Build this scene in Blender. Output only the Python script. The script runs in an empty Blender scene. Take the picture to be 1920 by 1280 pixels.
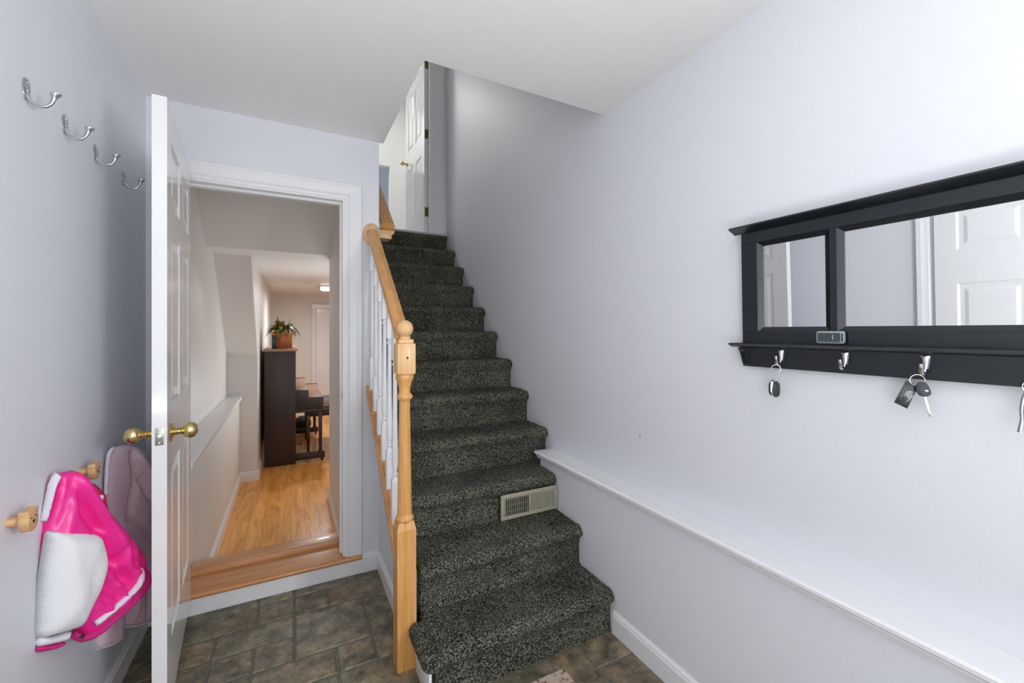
import bpy, bmesh, math, random
import numpy as np
from mathutils import Vector, Matrix, geometry, noise
random.seed(7)
scene = bpy.context.scene
COL = scene.collection
PI = math.pi

# ------------------------------------------------------------------ camera
FPX, VX, HY, EYE = 789.0, 546.0, 620.0, 1.358
TH = math.atan2(960 - VX, FPX)
cam_d = bpy.data.cameras.new('camera'); cam = bpy.data.objects.new('camera', cam_d); COL.objects.link(cam)
cam.location = (0, 0, EYE); cam.rotation_euler = (PI/2, 0, -TH)
cam_d.sensor_width = 36; cam_d.lens = 36*FPX/1920; cam_d.shift_y = (HY-640)/1920.0
cam_d.clip_start = 0.02
scene.camera = cam

# ------------------------------------------------------------------ world, exposure
w = bpy.data.worlds.new('world'); scene.world = w; w.use_nodes = True
w.node_tree.nodes['Background'].inputs[0].default_value = (0.75, 0.85, 1.0, 1)
w.node_tree.nodes['Background'].inputs[1].default_value = 1.0
vs = scene.view_settings
vs.view_transform = 'Standard'; vs.look = 'None'; vs.gamma = 1.0; vs.use_curve_mapping = False
vs.exposure = 0.0
scene.cycles.max_bounces = 12; scene.cycles.diffuse_bounces = 8; scene.cycles.glossy_bounces = 5
scene.cycles.caustics_reflective = False; scene.cycles.caustics_refractive = False

# ------------------------------------------------------------------ area lights (daylight at openings, room lamps, added unseen fill lights)
def area(name, loc, rot, sx, sy, power, color):
    l = bpy.data.lights.new(name, 'AREA'); l.shape = 'RECTANGLE'; l.size = sx; l.size_y = sy
    l.energy = power; l.color = color
    o = bpy.data.objects.new(name, l); COL.objects.link(o); o.location = loc; o.rotation_euler = rot
    return o
area('front_window_daylight', (0.45, -3.36, 1.45), (PI/2, 0, 0), 1.3, 1.5, 20, (0.97, 0.98, 1.0))
area('side_fill_light', (1.383, -.95, 1.5), (0, PI/2, 0), .8, .8, 50, (0.98, 0.99, 1.0))  # added fill light, unseen, lined up with the invented side window
area('ceiling_bounce_fill', (-0.15, -0.7, .8), (PI, 0, 0), 0.7, 0.7, 30, (1.0, 1.0, 1.0))  # unseen fill light aimed up, added to brighten ceiling and walls
area('hall_ceiling_lamp_light', (0.45, 6.75, 1.90), (0, 0, 0), 0.2, 0.2, 24, (0.96, 0.98, 1.0))
area('hall_room_window_daylight', (3.0, 6.6, 1.0), (0, PI/2, 0), 1.4, 2.0, 10, (0.93, 0.97, 1.0))
hs = area('hall_hidden_fill', (.60, 5.2, .7), (0, 0, 0), .35, .35, 13, (0.88, 0.95, 1.0))  # fill light hidden behind the hall wall, added to lift the soffit
hs.rotation_euler = (Vector((-.15, 3.1, 2.3)) - hs.location).to_track_quat('-Z', 'Y').to_euler()
area('stairwell_fill_light', (0.85, 3.1, 4.80), (0, 0, 0), 0.4, 0.4, 1.5, (1.0, 0.99, 0.97))  # added light without a fixture, brightens the upper door casing
area('landing_ceiling_lamp_light', (0.1, 5.7, 4.7), (0, 0, 0), 0.6, 0.6, 27, (1.0, 0.99, 0.97))

# ------------------------------------------------------------------ pixel -> point on a wall plane (measuring aid)
FW = Vector((math.sin(TH), math.cos(TH), 0)); RT = Vector((math.cos(TH), -math.sin(TH), 0)); UP = Vector((0, 0, 1)); C0 = Vector((0, 0, EYE))
def ray(x, y): return FW + RT*((x-960)/FPX) + UP*((HY-y)/FPX)
def on_x(x, y, X): d = ray(x, y); return C0 + d*(X/d.x)
def on_plane(x, y, p0, n): d = ray(x, y); return C0 + d*((p0-C0).dot(n)/d.dot(n))

# ------------------------------------------------------------------ materials
def nodes_of(name):
    m = bpy.data.materials.new(name); m.use_nodes = True
    nt = m.node_tree; b = nt.nodes['Principled BSDF']
    return m, nt, b
def lin(c):
    return tuple(((v/255.0)/12.92 if v/255.0 <= .04045 else ((v/255.0+.055)/1.055)**2.4) for v in c) + (1,)
def ramp(nt, stops):
    r = nt.nodes.new('ShaderNodeValToRGB')
    el = r.color_ramp.elements
    while len(el) < len(stops): el.new(0.5)
    for e, (p, c) in zip(el, stops): e.position = p; e.color = c
    return r
def texco(nt, scale=(1,1,1), rot=(0,0,0)):
    tc = nt.nodes.new('ShaderNodeTexCoord'); mp = nt.nodes.new('ShaderNodeMapping')
    mp.inputs['Scale'].default_value = scale; mp.inputs['Rotation'].default_value = rot
    nt.links.new(tc.outputs['Object'], mp.inputs[0]); return mp.outputs[0]
def noise_t(nt, vec, scale, detail=3, rough=.5):
    n = nt.nodes.new('ShaderNodeTexNoise'); n.inputs['Scale'].default_value = scale
    n.inputs['Detail'].default_value = detail; n.inputs['Roughness'].default_value = rough
    nt.links.new(vec, n.inputs['Vector']); return n
def bump(nt, b, h, strength, dist):
    bp = nt.nodes.new('ShaderNodeBump'); bp.inputs['Strength'].default_value = strength; bp.inputs['Distance'].default_value = dist
    nt.links.new(h, bp.inputs['Height']); nt.links.new(bp.outputs[0], b.inputs['Normal']); return bp
def simple(name, rgb, rough=.5, metal=0, bs=0, bscale=60, var=0.0, coat=0, emit=None, es=0):
    m, nt, b = nodes_of(name)
    b.inputs['Roughness'].default_value = rough; b.inputs['Metallic'].default_value = metal
    b.inputs['Coat Weight'].default_value = coat
    v = texco(nt); n = noise_t(nt, v, bscale, 4)
    c = lin(rgb)
    lo = tuple(x*(1-var) for x in c[:3])+(1,); hi = tuple(min(1, x*(1+var)) for x in c[:3])+(1,)
    r = ramp(nt, [(0.35, lo), (0.65, hi)]); nt.links.new(n.outputs[0], r.inputs[0]); nt.links.new(r.outputs[0], b.inputs['Base Color'])
    if bs: bump(nt, b, n.outputs[0], bs, .002)
    if emit: b.inputs['Emission Color'].default_value = lin(emit); b.inputs['Emission Strength'].default_value = es
    return m
def wood(name, a, bcol, c, grain=(1,1,.06), rough=.38, scale=38, coat=.15):
    m, nt, b = nodes_of(name); b.inputs['Roughness'].default_value = rough; b.inputs['Coat Weight'].default_value = coat
    v = texco(nt, grain)
    n1 = noise_t(nt, v, scale, 5, .65); n2 = noise_t(nt, v, scale*6, 3, .6)
    mx = nt.nodes.new('ShaderNodeMath'); mx.operation = 'MULTIPLY_ADD'; mx.inputs[1].default_value = .35
    nt.links.new(n2.outputs[0], mx.inputs[0]); nt.links.new(n1.outputs[0], mx.inputs[2])
    r = ramp(nt, [(0.45, lin(a)), (0.68, lin(bcol)), (0.9, lin(c))]); nt.links.new(mx.outputs[0], r.inputs[0])
    nt.links.new(r.outputs[0], b.inputs['Base Color']); bump(nt, b, mx.outputs[0], .12, .001)
    return m
M = {}
M['wall'] = simple('blue_grey_wall_paint', (221, 223, 229), .45, bs=.10, bscale=220, var=.012)
M['hallwall'] = simple('warm_grey_wall_paint', (219, 217, 214), .5, bs=.08, bscale=200, var=.01)
M['upwall'] = simple('landing_white_paint', (234, 234, 233), .5, bs=.08, bscale=200, var=.01)
M['ceil'] = simple('stippled_ceiling_paint', (240, 240, 239), .8, bs=.8, bscale=170, var=.02)
M['trim'] = simple('white_gloss_trim_paint', (231, 232, 234), .28, bs=.03, bscale=80, var=.01)
M['doorp'] = simple('white_gloss_door_paint', (226, 226, 227), .16, bs=.02, bscale=60, var=.01, coat=.3)
M['oak'] = wood('golden_oak_upright', (190, 132, 66), (214, 158, 90), (224, 174, 108), (1, 1, .05), .36)
M['oak_pale'] = wood('pale_oak_block', (204, 160, 108), (220, 178, 126), (229, 190, 140), (1, 1, .07), .4)
M['oak_rail'] = wood('oak_rail', (184, 128, 70), (206, 152, 92), (216, 166, 106), (1, .06, .4), .34)
M['oak_sill'] = wood('oak_sill', (176, 118, 72), (200, 140, 88), (212, 156, 104), (.06, 1, 1), .32)
M['brass'] = simple('polished_brass', (218, 196, 138), .12, 1, var=.03)
M['brass_dull'] = simple('aged_brass', (120, 112, 50), .35, 1, var=.3)
M['nickel'] = simple('brushed_nickel', (196, 200, 204), .22, 1, var=.03)
M['chrome'] = simple('chrome', (225, 228, 230), .07, 1, var=.02)
M['steelplate'] = simple('latch_plate_steel', (176, 178, 164), .35, 1, var=.05)
M['black'] = simple('black_lacquer', (20, 28, 34), .3, var=.1, coat=.2)
M['blackplastic'] = simple('dark_plastic', (40, 46, 50), .4, var=.1)
M['rubber'] = simple('button_plastic', (62, 70, 74), .55, var=.06)
M['silverplastic'] = simple('silver_plastic', (178, 184, 188), .3, .5, var=.03)
M['whiteink'] = simple('white_print', (215, 220, 222), .5, var=.01)
M['mirror'] = simple('mirror_silvering', (240, 242, 244), .0, 1, var=0)
M['pegwood'] = wood('beech_peg', (196, 150, 102), (212, 170, 120), (222, 184, 136), (.2, 1, 1), .5, 60, 0)
M['darkface'] = simple('burnt_wood_face', (58, 34, 24), .6, var=.1)
M['pink'] = simple('pink_satin', (238, 42, 148), .34, bs=.15, bscale=30, var=.03)
M['pinkrib'] = simple('pink_rib_knit', (205, 40, 130), .75, bs=.6, bscale=500, var=.05)
M['crimson'] = simple('crimson_lining', (190, 20, 80), .5, bs=.1, var=.05)
M['plush'] = simple('white_plush', (232, 233, 236), .95, bs=.9, bscale=260, var=.02)
M['whiterib'] = simple('white_rib_knit', (228, 224, 234), .8, bs=.5, bscale=420, var=.02)
M['mauve'] = simple('mauve_softshell', (220, 194, 203), .75, bs=.2, bscale=60, var=.03)
M['piano'] = simple('dark_walnut_piano', (50, 36, 33), .35, bs=.03, var=.15)
M['pianotop'] = simple('walnut_piano_lid', (150, 114, 88), .35, bs=.03, var=.08)
M['bench'] = simple('walnut_bench', (70, 38, 28), .25, var=.12)
M['planter'] = wood('orange_pine_planter', (160, 78, 22), (196, 104, 34), (210, 126, 52), (1, 1, .12), .4, 30)
M['vent'] = simple('beige_vent_enamel', (166, 162, 142), .4, var=.02)
M['ventdark'] = simple('duct_shadow_metal', (34, 33, 31), .6, var=.1)
M['threshold'] = simple('grey_threshold_strip', (186, 190, 190), .4, var=.03)
M['bag'] = simple('black_fabric_bag', (20, 20, 22), .7, bs=.3, var=.2)
M['lampglass'] = simple('lit_lamp_glass', (255, 250, 240), .4, emit=(255, 247, 235), es=9)
def foliage_mat():
    m, nt, b = nodes_of('variegated_leaf'); b.inputs['Roughness'].default_value = .4
    v = texco(nt, (1,1,1)); n = noise_t(nt, v, 45, 3)
    r = ramp(nt, [(0.38, lin((58, 48, 26))), (0.47, lin((104, 110, 40))), (0.58, lin((150, 156, 66))), (0.68, lin((190, 140, 110)))])
    nt.links.new(n.outputs[0], r.inputs[0]); nt.links.new(r.outputs[0], b.inputs['Base Color']); return m
M['leaf'] = foliage_mat()
def carpet_mat():
    m, nt, b = nodes_of('charcoal_frieze_carpet'); b.inputs['Roughness'].default_value = 1.0
    b.inputs['Specular IOR Level'].default_value = .05
    v = texco(nt)
    f = noise_t(nt, v, 190, 2, .62)
    big = noise_t(nt, v, 4.5, 3, .6)
    ad = nt.nodes.new('ShaderNodeMath'); ad.operation = 'MULTIPLY_ADD'; ad.inputs[1].default_value = .16
    nt.links.new(big.outputs[0], ad.inputs[0]); nt.links.new(f.outputs[0], ad.inputs[2])
    r = ramp(nt, [(0.46, lin((26, 30, 29))), (0.56, lin((58, 62, 58))), (0.63, lin((106, 107, 94))), (0.72, lin((150, 149, 128)))])
    nt.links.new(ad.outputs[0], r.inputs[0]); nt.links.new(r.outputs[0], b.inputs['Base Color'])
    bump(nt, b, f.outputs[0], .9, .008); return m
M['carpet'] = carpet_mat()
def tile_mat():
    m, nt, b = nodes_of('slate_look_tile'); b.inputs['Roughness'].default_value = .42
    v = texco(nt)
    g = nt.nodes.new('ShaderNodeNewGeometry')
    add = nt.nodes.new('ShaderNodeVectorMath'); add.operation = 'MULTIPLY_ADD'
    cmb = nt.nodes.new('ShaderNodeCombineXYZ')
    for i in range(3): nt.links.new(g.outputs['Random Per Island'], cmb.inputs[i])
    nt.links.new(cmb.outputs[0], add.inputs[0]); add.inputs[1].default_value = (17, 9, 5); nt.links.new(v, add.inputs[2])
    n = noise_t(nt, add.outputs[0], 13, 9, .74); n2 = noise_t(nt, add.outputs[0], 2.6, 3, .55)
    r1 = ramp(nt, [(0.36, lin((84, 84, 74))), (0.5, lin((140, 130, 112))), (0.66, lin((192, 176, 152)))])
    nt.links.new(n.outputs[0], r1.inputs[0])
    r2 = ramp(nt, [(0.38, lin((176, 190, 182))), (0.55, lin((205, 200, 188))), (0.68, lin((224, 198, 176)))])
    nt.links.new(n2.outputs[0], r2.inputs[0])
    mx = nt.nodes.new('ShaderNodeMix'); mx.data_type = 'RGBA'; mx.blend_type = 'MULTIPLY'; mx.inputs[0].default_value = .8
    nt.links.new(r1.outputs[0], mx.inputs[6]); nt.links.new(r2.outputs[0], mx.inputs[7]); nt.links.new(mx.outputs[2], b.inputs['Base Color'])
    bump(nt, b, n.outputs[0], .35, .004); return m
M['tile'] = tile_mat()
M['grout'] = simple('grey_grout', (104, 104, 94), .9, bs=.3, bscale=300, var=.1)
def laminate():
    m, nt, b = nodes_of('honey_laminate'); b.inputs['Roughness'].default_value = .3
    v = texco(nt, (1,1,1), (0,0,PI/2))
    br = nt.nodes.new('ShaderNodeTexBrick'); br.inputs['Scale'].default_value = 1; br.inputs['Brick Width'].default_value = 1.1
    br.inputs['Row Height'].default_value = .1; br.inputs['Mortar Size'].default_value = .0012; br.offset = .37
    br.inputs['Color1'].default_value = lin((238, 172, 88)); br.inputs['Color2'].default_value = lin((245, 184, 104)); br.inputs['Mortar'].default_value = lin((176, 110, 52))
    nt.links.new(v, br.inputs['Vector'])
    v2 = texco(nt, (1,.14,1)); n = noise_t(nt, v2, 16, 6, .62); n.inputs['Distortion'].default_value = .8
    r = ramp(nt, [(0.38, lin((205, 178, 150))), (0.58, lin((255, 250, 240)))]); nt.links.new(n.outputs[0], r.inputs[0])
    mx = nt.nodes.new('ShaderNodeMix'); mx.data_type = 'RGBA'; mx.blend_type = 'MULTIPLY'; mx.inputs[0].default_value = .7
    nt.links.new(br.outputs[0], mx.inputs[6]); nt.links.new(r.outputs[0], mx.inputs[7]); nt.links.new(mx.outputs[2], b.inputs['Base Color'])
    return m
M['laminate'] = laminate()
def mat_rug():
    m, nt, b = nodes_of('beige_patterned_mat'); b.inputs['Roughness'].default_value = .9
    v = texco(nt); n = noise_t(nt, v, 22, 5, .7)
    r = ramp(nt, [(0.40, lin((122, 92, 62))), (0.47, lin((196, 178, 160))), (0.7, lin((212, 198, 184)))])
    nt.links.new(n.outputs[0], r.inputs[0]); nt.links.new(r.outputs[0], b.inputs['Base Color']); bump(nt, b, n.outputs[0], .4, .003); return m
M['mat'] = mat_rug()
def glass_mat():
    m, nt, b = nodes_of('window_glass')
    t = nt.nodes.new('ShaderNodeBsdfTransparent'); g = nt.nodes.new('ShaderNodeBsdfGlossy'); g.inputs['Roughness'].default_value = .02
    mx = nt.nodes.new('ShaderNodeMixShader'); mx.inputs[0].default_value = .06
    nt.links.new(t.outputs[0], mx.inputs[1]); nt.links.new(g.outputs[0], mx.inputs[2])
    nt.links.new(mx.outputs[0], nt.nodes['Material Output'].inputs['Surface']); return m
M['glass'] = glass_mat()

# ------------------------------------------------------------------ mesh helpers
OFF = {}
HALL = [False]      # hall parts are measured at 1/1.25 of their distance from the eye point; real size is 1.25 times that
def hsc(p): return C0 + (Vector(p)-C0)*1.25 if HALL[0] else Vector(p)
class MB:
    def __init__(s): s.bm = bmesh.new()
    def box(s, x0, x1, y0, y1, z0, z1, mi=0):
        vs_ = [s.bm.verts.new(p) for p in ((x0,y0,z0),(x1,y0,z0),(x1,y1,z0),(x0,y1,z0),(x0,y0,z1),(x1,y0,z1),(x1,y1,z1),(x0,y1,z1))]
        for f in ((0,3,2,1),(4,5,6,7),(0,1,5,4),(1,2,6,5),(2,3,7,6),(3,0,4,7)):
            s.bm.faces.new([vs_[i] for i in f]).material_index = mi
        return s
    def hexa(s, pts, mi=0):
        vs_ = [s.bm.verts.new(p) for p in pts]
        for f in ((0,3,2,1),(4,5,6,7),(0,1,5,4),(1,2,6,5),(2,3,7,6),(3,0,4,7)):
            s.bm.faces.new([vs_[i] for i in f]).material_index = mi
        return s
    def prism(s, poly, axis, a, b, mi=0):
        def P(u, v, t): return {'x': (t,u,v), 'y': (u,t,v), 'z': (u,v,t)}[axis]
        A = [s.bm.verts.new(P(u, v, a)) for u, v in poly]; B = [s.bm.verts.new(P(u, v, b)) for u, v in poly]
        n = len(poly)
        fs = [s.bm.faces.new(A), s.bm.faces.new(B[::-1])]
        for i in range(n): fs.append(s.bm.faces.new((A[i], B[i], B[(i+1)%n], A[(i+1)%n])))
        for f in fs: f.material_index = mi
        return s
    def ring(s, frames, closed=False, caps=True, mi=0):
        rows = [[s.bm.verts.new(p) for p in fr] for fr in frames]
        n = len(rows[0]); R = len(rows)
        for i in range(R if closed else R-1):
            a, b = rows[i], rows[(i+1)%R]
            for j in range(n): s.bm.faces.new((a[j], a[(j+1)%n], b[(j+1)%n], b[j])).material_index = mi
        if caps and not closed:
            s.bm.faces.new(rows[0][::-1]).material_index = mi; s.bm.faces.new(rows[-1]).material_index = mi
        return s
    def lathe(s, prof, c, axis='z', seg=20, ry=1.0, mi=0):
        c = Vector(c)
        if isinstance(axis, str): ax = {'x': Vector((1,0,0)), 'y': Vector((0,1,0)), 'z': Vector((0,0,1))}[axis]
        else: ax = Vector(axis).normalized()
        u = ax.orthogonal().normalized() if abs(ax.z) < .9 else Vector((1,0,0))
        if abs(ax.z) < .9: u = ax.cross(Vector((0,0,1))).normalized()
        v = ax.cross(u)
        fr = []
        for r, t in prof:
            r = max(r, 1e-5)
            fr.append([c + ax*t + u*(r*math.cos(2*PI*k/seg)) + v*(r*ry*math.sin(2*PI*k/seg)) for k in range(seg)])
        return s.ring(fr, mi=mi)
    def tube(s, pts, r, seg=10, closed=False, flat=1.0, mi=0, up=None):
        pts = [Vector(p) for p in pts]; n = len(pts); fr = []
        prev = None
        for i, p in enumerate(pts):
            a = pts[(i-1) % n] if (closed or i > 0) else p; b = pts[(i+1) % n] if (closed or i < n-1) else p
            t = (b-a).normalized()
            if prev is None: u = (Vector(up) if up else (Vector((0,0,1)) if abs(t.z) < .9 else Vector((1,0,0)))); u = (u - t*u.dot(t)).normalized()
            else: u = (prev - t*prev.dot(t)).normalized()
            prev = u; v = t.cross(u); rr = r[i] if isinstance(r, (list, tuple)) else r
            fr.append([p + u*(rr*flat*math.cos(2*PI*k/seg)) + v*(rr*math.sin(2*PI*k/seg)) for k in range(seg)])
        return s.ring(fr, closed=closed, mi=mi)
    def sphere(s, c, r, sx=1, sy=1, sz=1, seg=18, mi=0):
        prof = [(math.sin(PI*i/10), -math.cos(PI*i/10)) for i in range(11)]
        fr = []
        for q, t in prof:
            q = max(q, 1e-4); fr.append([(c[0]+r*sx*q*math.cos(2*PI*k/seg), c[1]+r*sy*q*math.sin(2*PI*k/seg), c[2]+r*sz*t) for k in range(seg)])
        return s.ring(fr, mi=mi)
    def build(s, name, mat, parent=None, bevel=0, seg=2, smooth=True, kind=None, label=None, cat=None, group=None, sharp=40, base=True):
        bm = s.bm
        bmesh.ops.recalc_face_normals(bm, faces=bm.faces)
        if bevel:
            es = [e for e in bm.edges if len(e.link_faces) == 2 and e.calc_face_angle(0) > math.radians(35)]
            bmesh.ops.bevel(bm, geom=es, offset=bevel, segments=seg, affect='EDGES', clamp_overlap=True, profile=.5)
        for f in bm.faces: f.smooth = smooth
        for e in bm.edges:
            if len(e.link_faces) == 2 and e.calc_face_angle(0) > math.radians(sharp): e.smooth = False
        if HALL[0]:
            for v in bm.verts: v.co = hsc(v.co)
        if parent is not None: off = OFF[parent.name]
        elif base and bm.verts:
            xs = [v.co.x for v in bm.verts]; ys = [v.co.y for v in bm.verts]; zs = [v.co.z for v in bm.verts]
            off = Vector(((min(xs)+max(xs))/2, (min(ys)+max(ys))/2, min(zs))) if kind != 'structure' else Vector((0,0,0))
        else: off = Vector((0,0,0))
        bmesh.ops.translate(bm, verts=bm.verts, vec=-off)
        me = bpy.data.meshes.new(name); bm.to_mesh(me); bm.free()
        o = bpy.data.objects.new(name, me); COL.objects.link(o)
        for m in (mat if isinstance(mat, (list, tuple)) else [mat]): me.materials.append(M[m])
        OFF[o.name] = off
        if parent is not None: o.parent = parent
        else: o.location = off
        tag(o, label, cat, group, kind)
        return o
def tag(o, label=None, cat=None, group=None, kind=None):
    if label: o['label'] = label
    if cat: o['category'] = cat
    if group: o['group'] = group
    if kind: o['kind'] = kind
def thing(name, loc, label, cat, group=None, kind=None):
    o = bpy.data.objects.new(name, None); COL.objects.link(o); loc = hsc(loc); o.location = loc; o.empty_display_size = .05
    OFF[o.name] = Vector(loc); tag(o, label, cat, group, kind); return o
def struct(name, mb, mat, label=None, cat=None, **k):
    return mb.build(name, mat, kind='structure', label=label, cat=cat, **k)
def copy_tree(src, loc):
    r = src.copy(); COL.objects.link(r); r.location = loc; OFF[r.name] = Vector(loc)
    for ch in [o for o in bpy.data.objects if o.parent == src]:
        c = ch.copy(); COL.objects.link(c); c.parent = r
        for g in [o for o in bpy.data.objects if o.parent == ch]:
            d = g.copy(); COL.objects.link(d); d.parent = c
    return r

# ================================================================== SETTING
XL, XR, YB, ZC = -0.593, 1.385, 2.50, 2.44
XS = 0.447            # left face of the stair flight
ZU = 2.316            # upper floor
ZF = 0.12             # hall floor
XLOW = 1.29           # thicker lower wall
# --- foyer floor: modular slate tiles on a grid
U = 0.1543; GX0 = 0.013; GY0 = 2.418
def tiles():
    mb = MB(); mb.box(XL-.05, XR, -3.4, YB+.03, -.05, -.004, 1)
    used = set(); rects = []
    def put(i, j, a, b):
        cells = [(i+p, j+q) for p in range(a) for q in range(b)]
        if any(c in used for c in cells): return False
        used.update(cells); rects.append((i, j, a, b)); return True
    # column i spans GX0+i*U.., row j spans GY0-(j+1)*U..GY0-j*U  (j grows toward the camera)
    for t in ((-1,0,1,1),(0,0,1,1),(1,0,2,1),(-3,0,2,1),(-2,1,2,1),(0,1,2,2),(2,1,1,2),(-1,2,1,1),(-2,2,1,1),(-4,1,2,1),(-4,2,2,2),
              (-1,3,2,1),(1,3,1,1),(2,3,1,1),(-2,3,1,2),(1,4,2,2),(0,4,1,1),(-1,4,1,1),(-3,-1,2,1),(-1,-1,1,1),(0,-1,2,1),(2,-1,1,1),
              (7,6,2,1),(7,5,2,1),(5,5,2,1),(6,6,1,2),(4,6,2,2),(7,7,2,2)): put(*t)
    rnd = random.Random(3)
    for j in range(-1, 38):
        for i in range(-5, 10):
            if (i, j) in used: continue
            for a, b in rnd.sample([(2,1),(1,1),(2,2),(1,2),(2,1),(2,2)], 6) + [(1,1)]:
                if put(i, j, a, b): break
    g = .0045
    for i, j, a, b in rects:
        x0 = max(GX0+i*U+g, XL-.04); x1 = min(GX0+(i+a)*U-g, XR-.01); y1 = min(GY0-j*U-g, YB+.02); y0 = max(GY0-(j+b)*U+g, -3.35)
        if x1-x0 < .01 or y1-y0 < .01: continue
        h = .0045
        mb.hexa([(x0,y0,-.004),(x1,y0,-.004),(x1,y1,-.004),(x0,y1,-.004),(x0+h,y0+h,0),(x1-h,y0+h,0),(x1-h,y1-h,0),(x0+h,y1-h,0)])
    return mb
struct('floor', tiles(), ['tile', 'grout'], 'grey brown slate-look tile floor of the entry with mixed tile sizes', 'floor', smooth=False)
HALL[0] = True
struct('floor_hall', MB().box(-.75, 2.6, 2.10, 7.0, 0, ZF), 'laminate', 'honey coloured laminate floor of the hall beyond the doorway', 'floor')
HALL[0] = False
struct('floor_landing', MB().box(-.6, 3.0, 4.10, 8.1, ZU-.1, ZU), 'threshold', 'floor of the upstairs landing', 'floor')

# --- ceilings
struct('ceiling', MB().box(XL-.1, XR+.1, -3.4, 1.655, ZC, ZC+.12).box(XL-.1, .471, 1.655, YB, ZC, ZC+.12), 'ceil',
       'white stippled ceiling of the entry', 'ceiling')
HALL[0] = True
struct('ceiling_hall', MB().box(-.75, .25, 3.17, 3.37, 1.88, 1.98).box(-.75, 2.6, 3.37, 7.0, 1.88, 1.98).prism([(2.10, 2.608), (3.17, 1.88), (3.17, 2.7), (2.10, 2.7)], 'x', -.75, .25), 'hallwall',
       'low hall ceiling with a sloping soffit over the doorway', 'ceiling', smooth=False)
HALL[0] = False
struct('ceiling_stairwell', MB().box(-.6, 3.0, 1.55, 8.1, 4.85, 4.95), 'upwall', 'white ceiling high above the stairs', 'ceiling')

# --- entry walls
struct('wall_left', MB().box(XL-.12, XL, -3.4, YB, 0, ZC), 'wall', 'pale blue-grey left wall with hooks and jackets', 'wall')
# back wall around the doorway
DX0, DX1, DZ = -.46, .265, 2.09
mb = MB().box(XL-.12, DX0, YB, YB+.12, 0, ZC).box(DX0, DX1, YB, YB+.12, DZ, ZC).box(DX1, XS, YB, YB+.12, 0, ZC)
struct('wall_back', mb, 'wall', 'pale blue-grey end wall above and around the doorway', 'wall', smooth=False)
wr = struct('wall_right', MB().box(XR, XR+.12, -3.4, -1.35, 0, 4.85).box(XR, XR+.12, -.55, 4.20, 0, 4.85).box(XR, XR+.12, -1.35, -.55, 0, 1.1).box(XR, XR+.12, -1.35, -.55, 1.9, 4.85), 'wall', 'large blue-grey right wall running up beside the stairs', 'wall')
MB().prism([(1.4035, .876), (1.4065, .893), (1.405, .894), (1.402, .879)], 'x', XR-.0008, XR+.001).build('scuff_mark', 'darkface', wr, label='small dark scuff')
struct('wall_right_lower', MB().box(XLOW, XR, -3.4, 2.10, 0, .634), 'wall', 'thicker lower part of the right wall below the white ledge', 'wall')
wb = MB()
for a in ((XL-.12, -.25, 0, ZC), (1.15, XR+.12, 0, ZC), (-.25, 1.15, 0, .65), (-.25, 1.15, 2.25, ZC)): wb.box(a[0], a[1], -3.4, -3.28, a[2], a[3])
struct('wall_front', wb, 'wall', smooth=False)
wf = MB().box(-.25, -.19, -3.32, -3.26, .65, 2.25).box(1.09, 1.15, -3.32, -3.26, .65, 2.25).box(-.19, 1.09, -3.32, -3.26, .65, .71).box(-.19, 1.09, -3.32, -3.26, 2.19, 2.25).box(.43, .47, -3.32, -3.26, .71, 2.19)
win = struct('window_1', wf, 'trim', smooth=False, bevel=.004)
MB().box(-.19, .43, -3.295, -3.29, .71, 2.19).box(.47, 1.09, -3.295, -3.29, .71, 2.19).build('pane', 'glass', win)

wf = MB().box(XR+.03, XR+.09, -1.35, -1.30, 1.1, 1.9).box(XR+.03, XR+.09, -.60, -.55, 1.1, 1.9).box(XR+.03, XR+.09, -1.30, -.60, 1.1, 1.15).box(XR+.03, XR+.09, -1.30, -.60, 1.85, 1.9)
win = struct('window_added', wf, 'trim', smooth=False)  # made-up window out of view, built to house the side fill light
MB().box(XR+.055, XR+.06, -1.30, -.60, 1.15, 1.85).build('pane', 'glass', win)

# --- stairwell walls above the ceiling opening and left of the flight
struct('wall_stairwell_near', MB().box(.351, XR, 1.535, 1.655, ZC+.12, 4.85), 'upwall', smooth=False)
struct('wall_stairwell_left', MB().box(.351, .471, 1.655, YB, ZC+.12, 4.85).box(.313, XS, YB+.12, 4.20, -.19, 4.85)
       .box(.31, XS, YB, YB+.12, ZC, 4.85), 'upwall', smooth=False)
# knee wall under the balustrade
def capz(y): return .53 + .86*(y-1.887)
struct('wall_knee', MB().prism([(1.76, 0), (YB, 0), (YB, capz(YB)-.08), (1.76, capz(1.76)-.08)], 'x', XS, .47), 'wall',
       'short blue-grey knee wall under the banister', 'wall', smooth=False)

# --- hall beyond the doorway
HALL[0] = True
struct('wall_hall_left', MB().box(-.75, -.372, 2.10, 4.08, ZF, .80).box(-.75, -.462, 2.10, 4.08, .80, 2.6), 'hallwall',
       'warm grey left wall of the hall with a stepped lower part', 'wall', smooth=False)
struct('wall_hall_pillar', MB().prism([(4.08, 0), (4.08, 1.155), (3.43, 1.88), (7.0, 1.88), (7.0, 0)], 'x', -.75, -.248), 'hallwall',
       'grey wall corner in the hall with a leaning upper face', 'wall', smooth=False)
struct('wall_hall_right', MB().box(.2485, .2503, 2.10, 3.37, ZF, 2.6), 'hallwall', 'right wall of the hall', 'wall')
struct('wall_hall_far', MB().box(-.75, 2.7, 6.9, 7.0, 0, 1.88), 'hallwall', 'far wall of the hall behind the piano', 'wall')
struct('wall_hall_side', MB().box(2.6, 2.7, 3.37, 7.0, 0, 1.98).box(.3585, 2.7, 3.37, 3.40, 0, 1.88), 'hallwall', smooth=False)
HALL[0] = False

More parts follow.
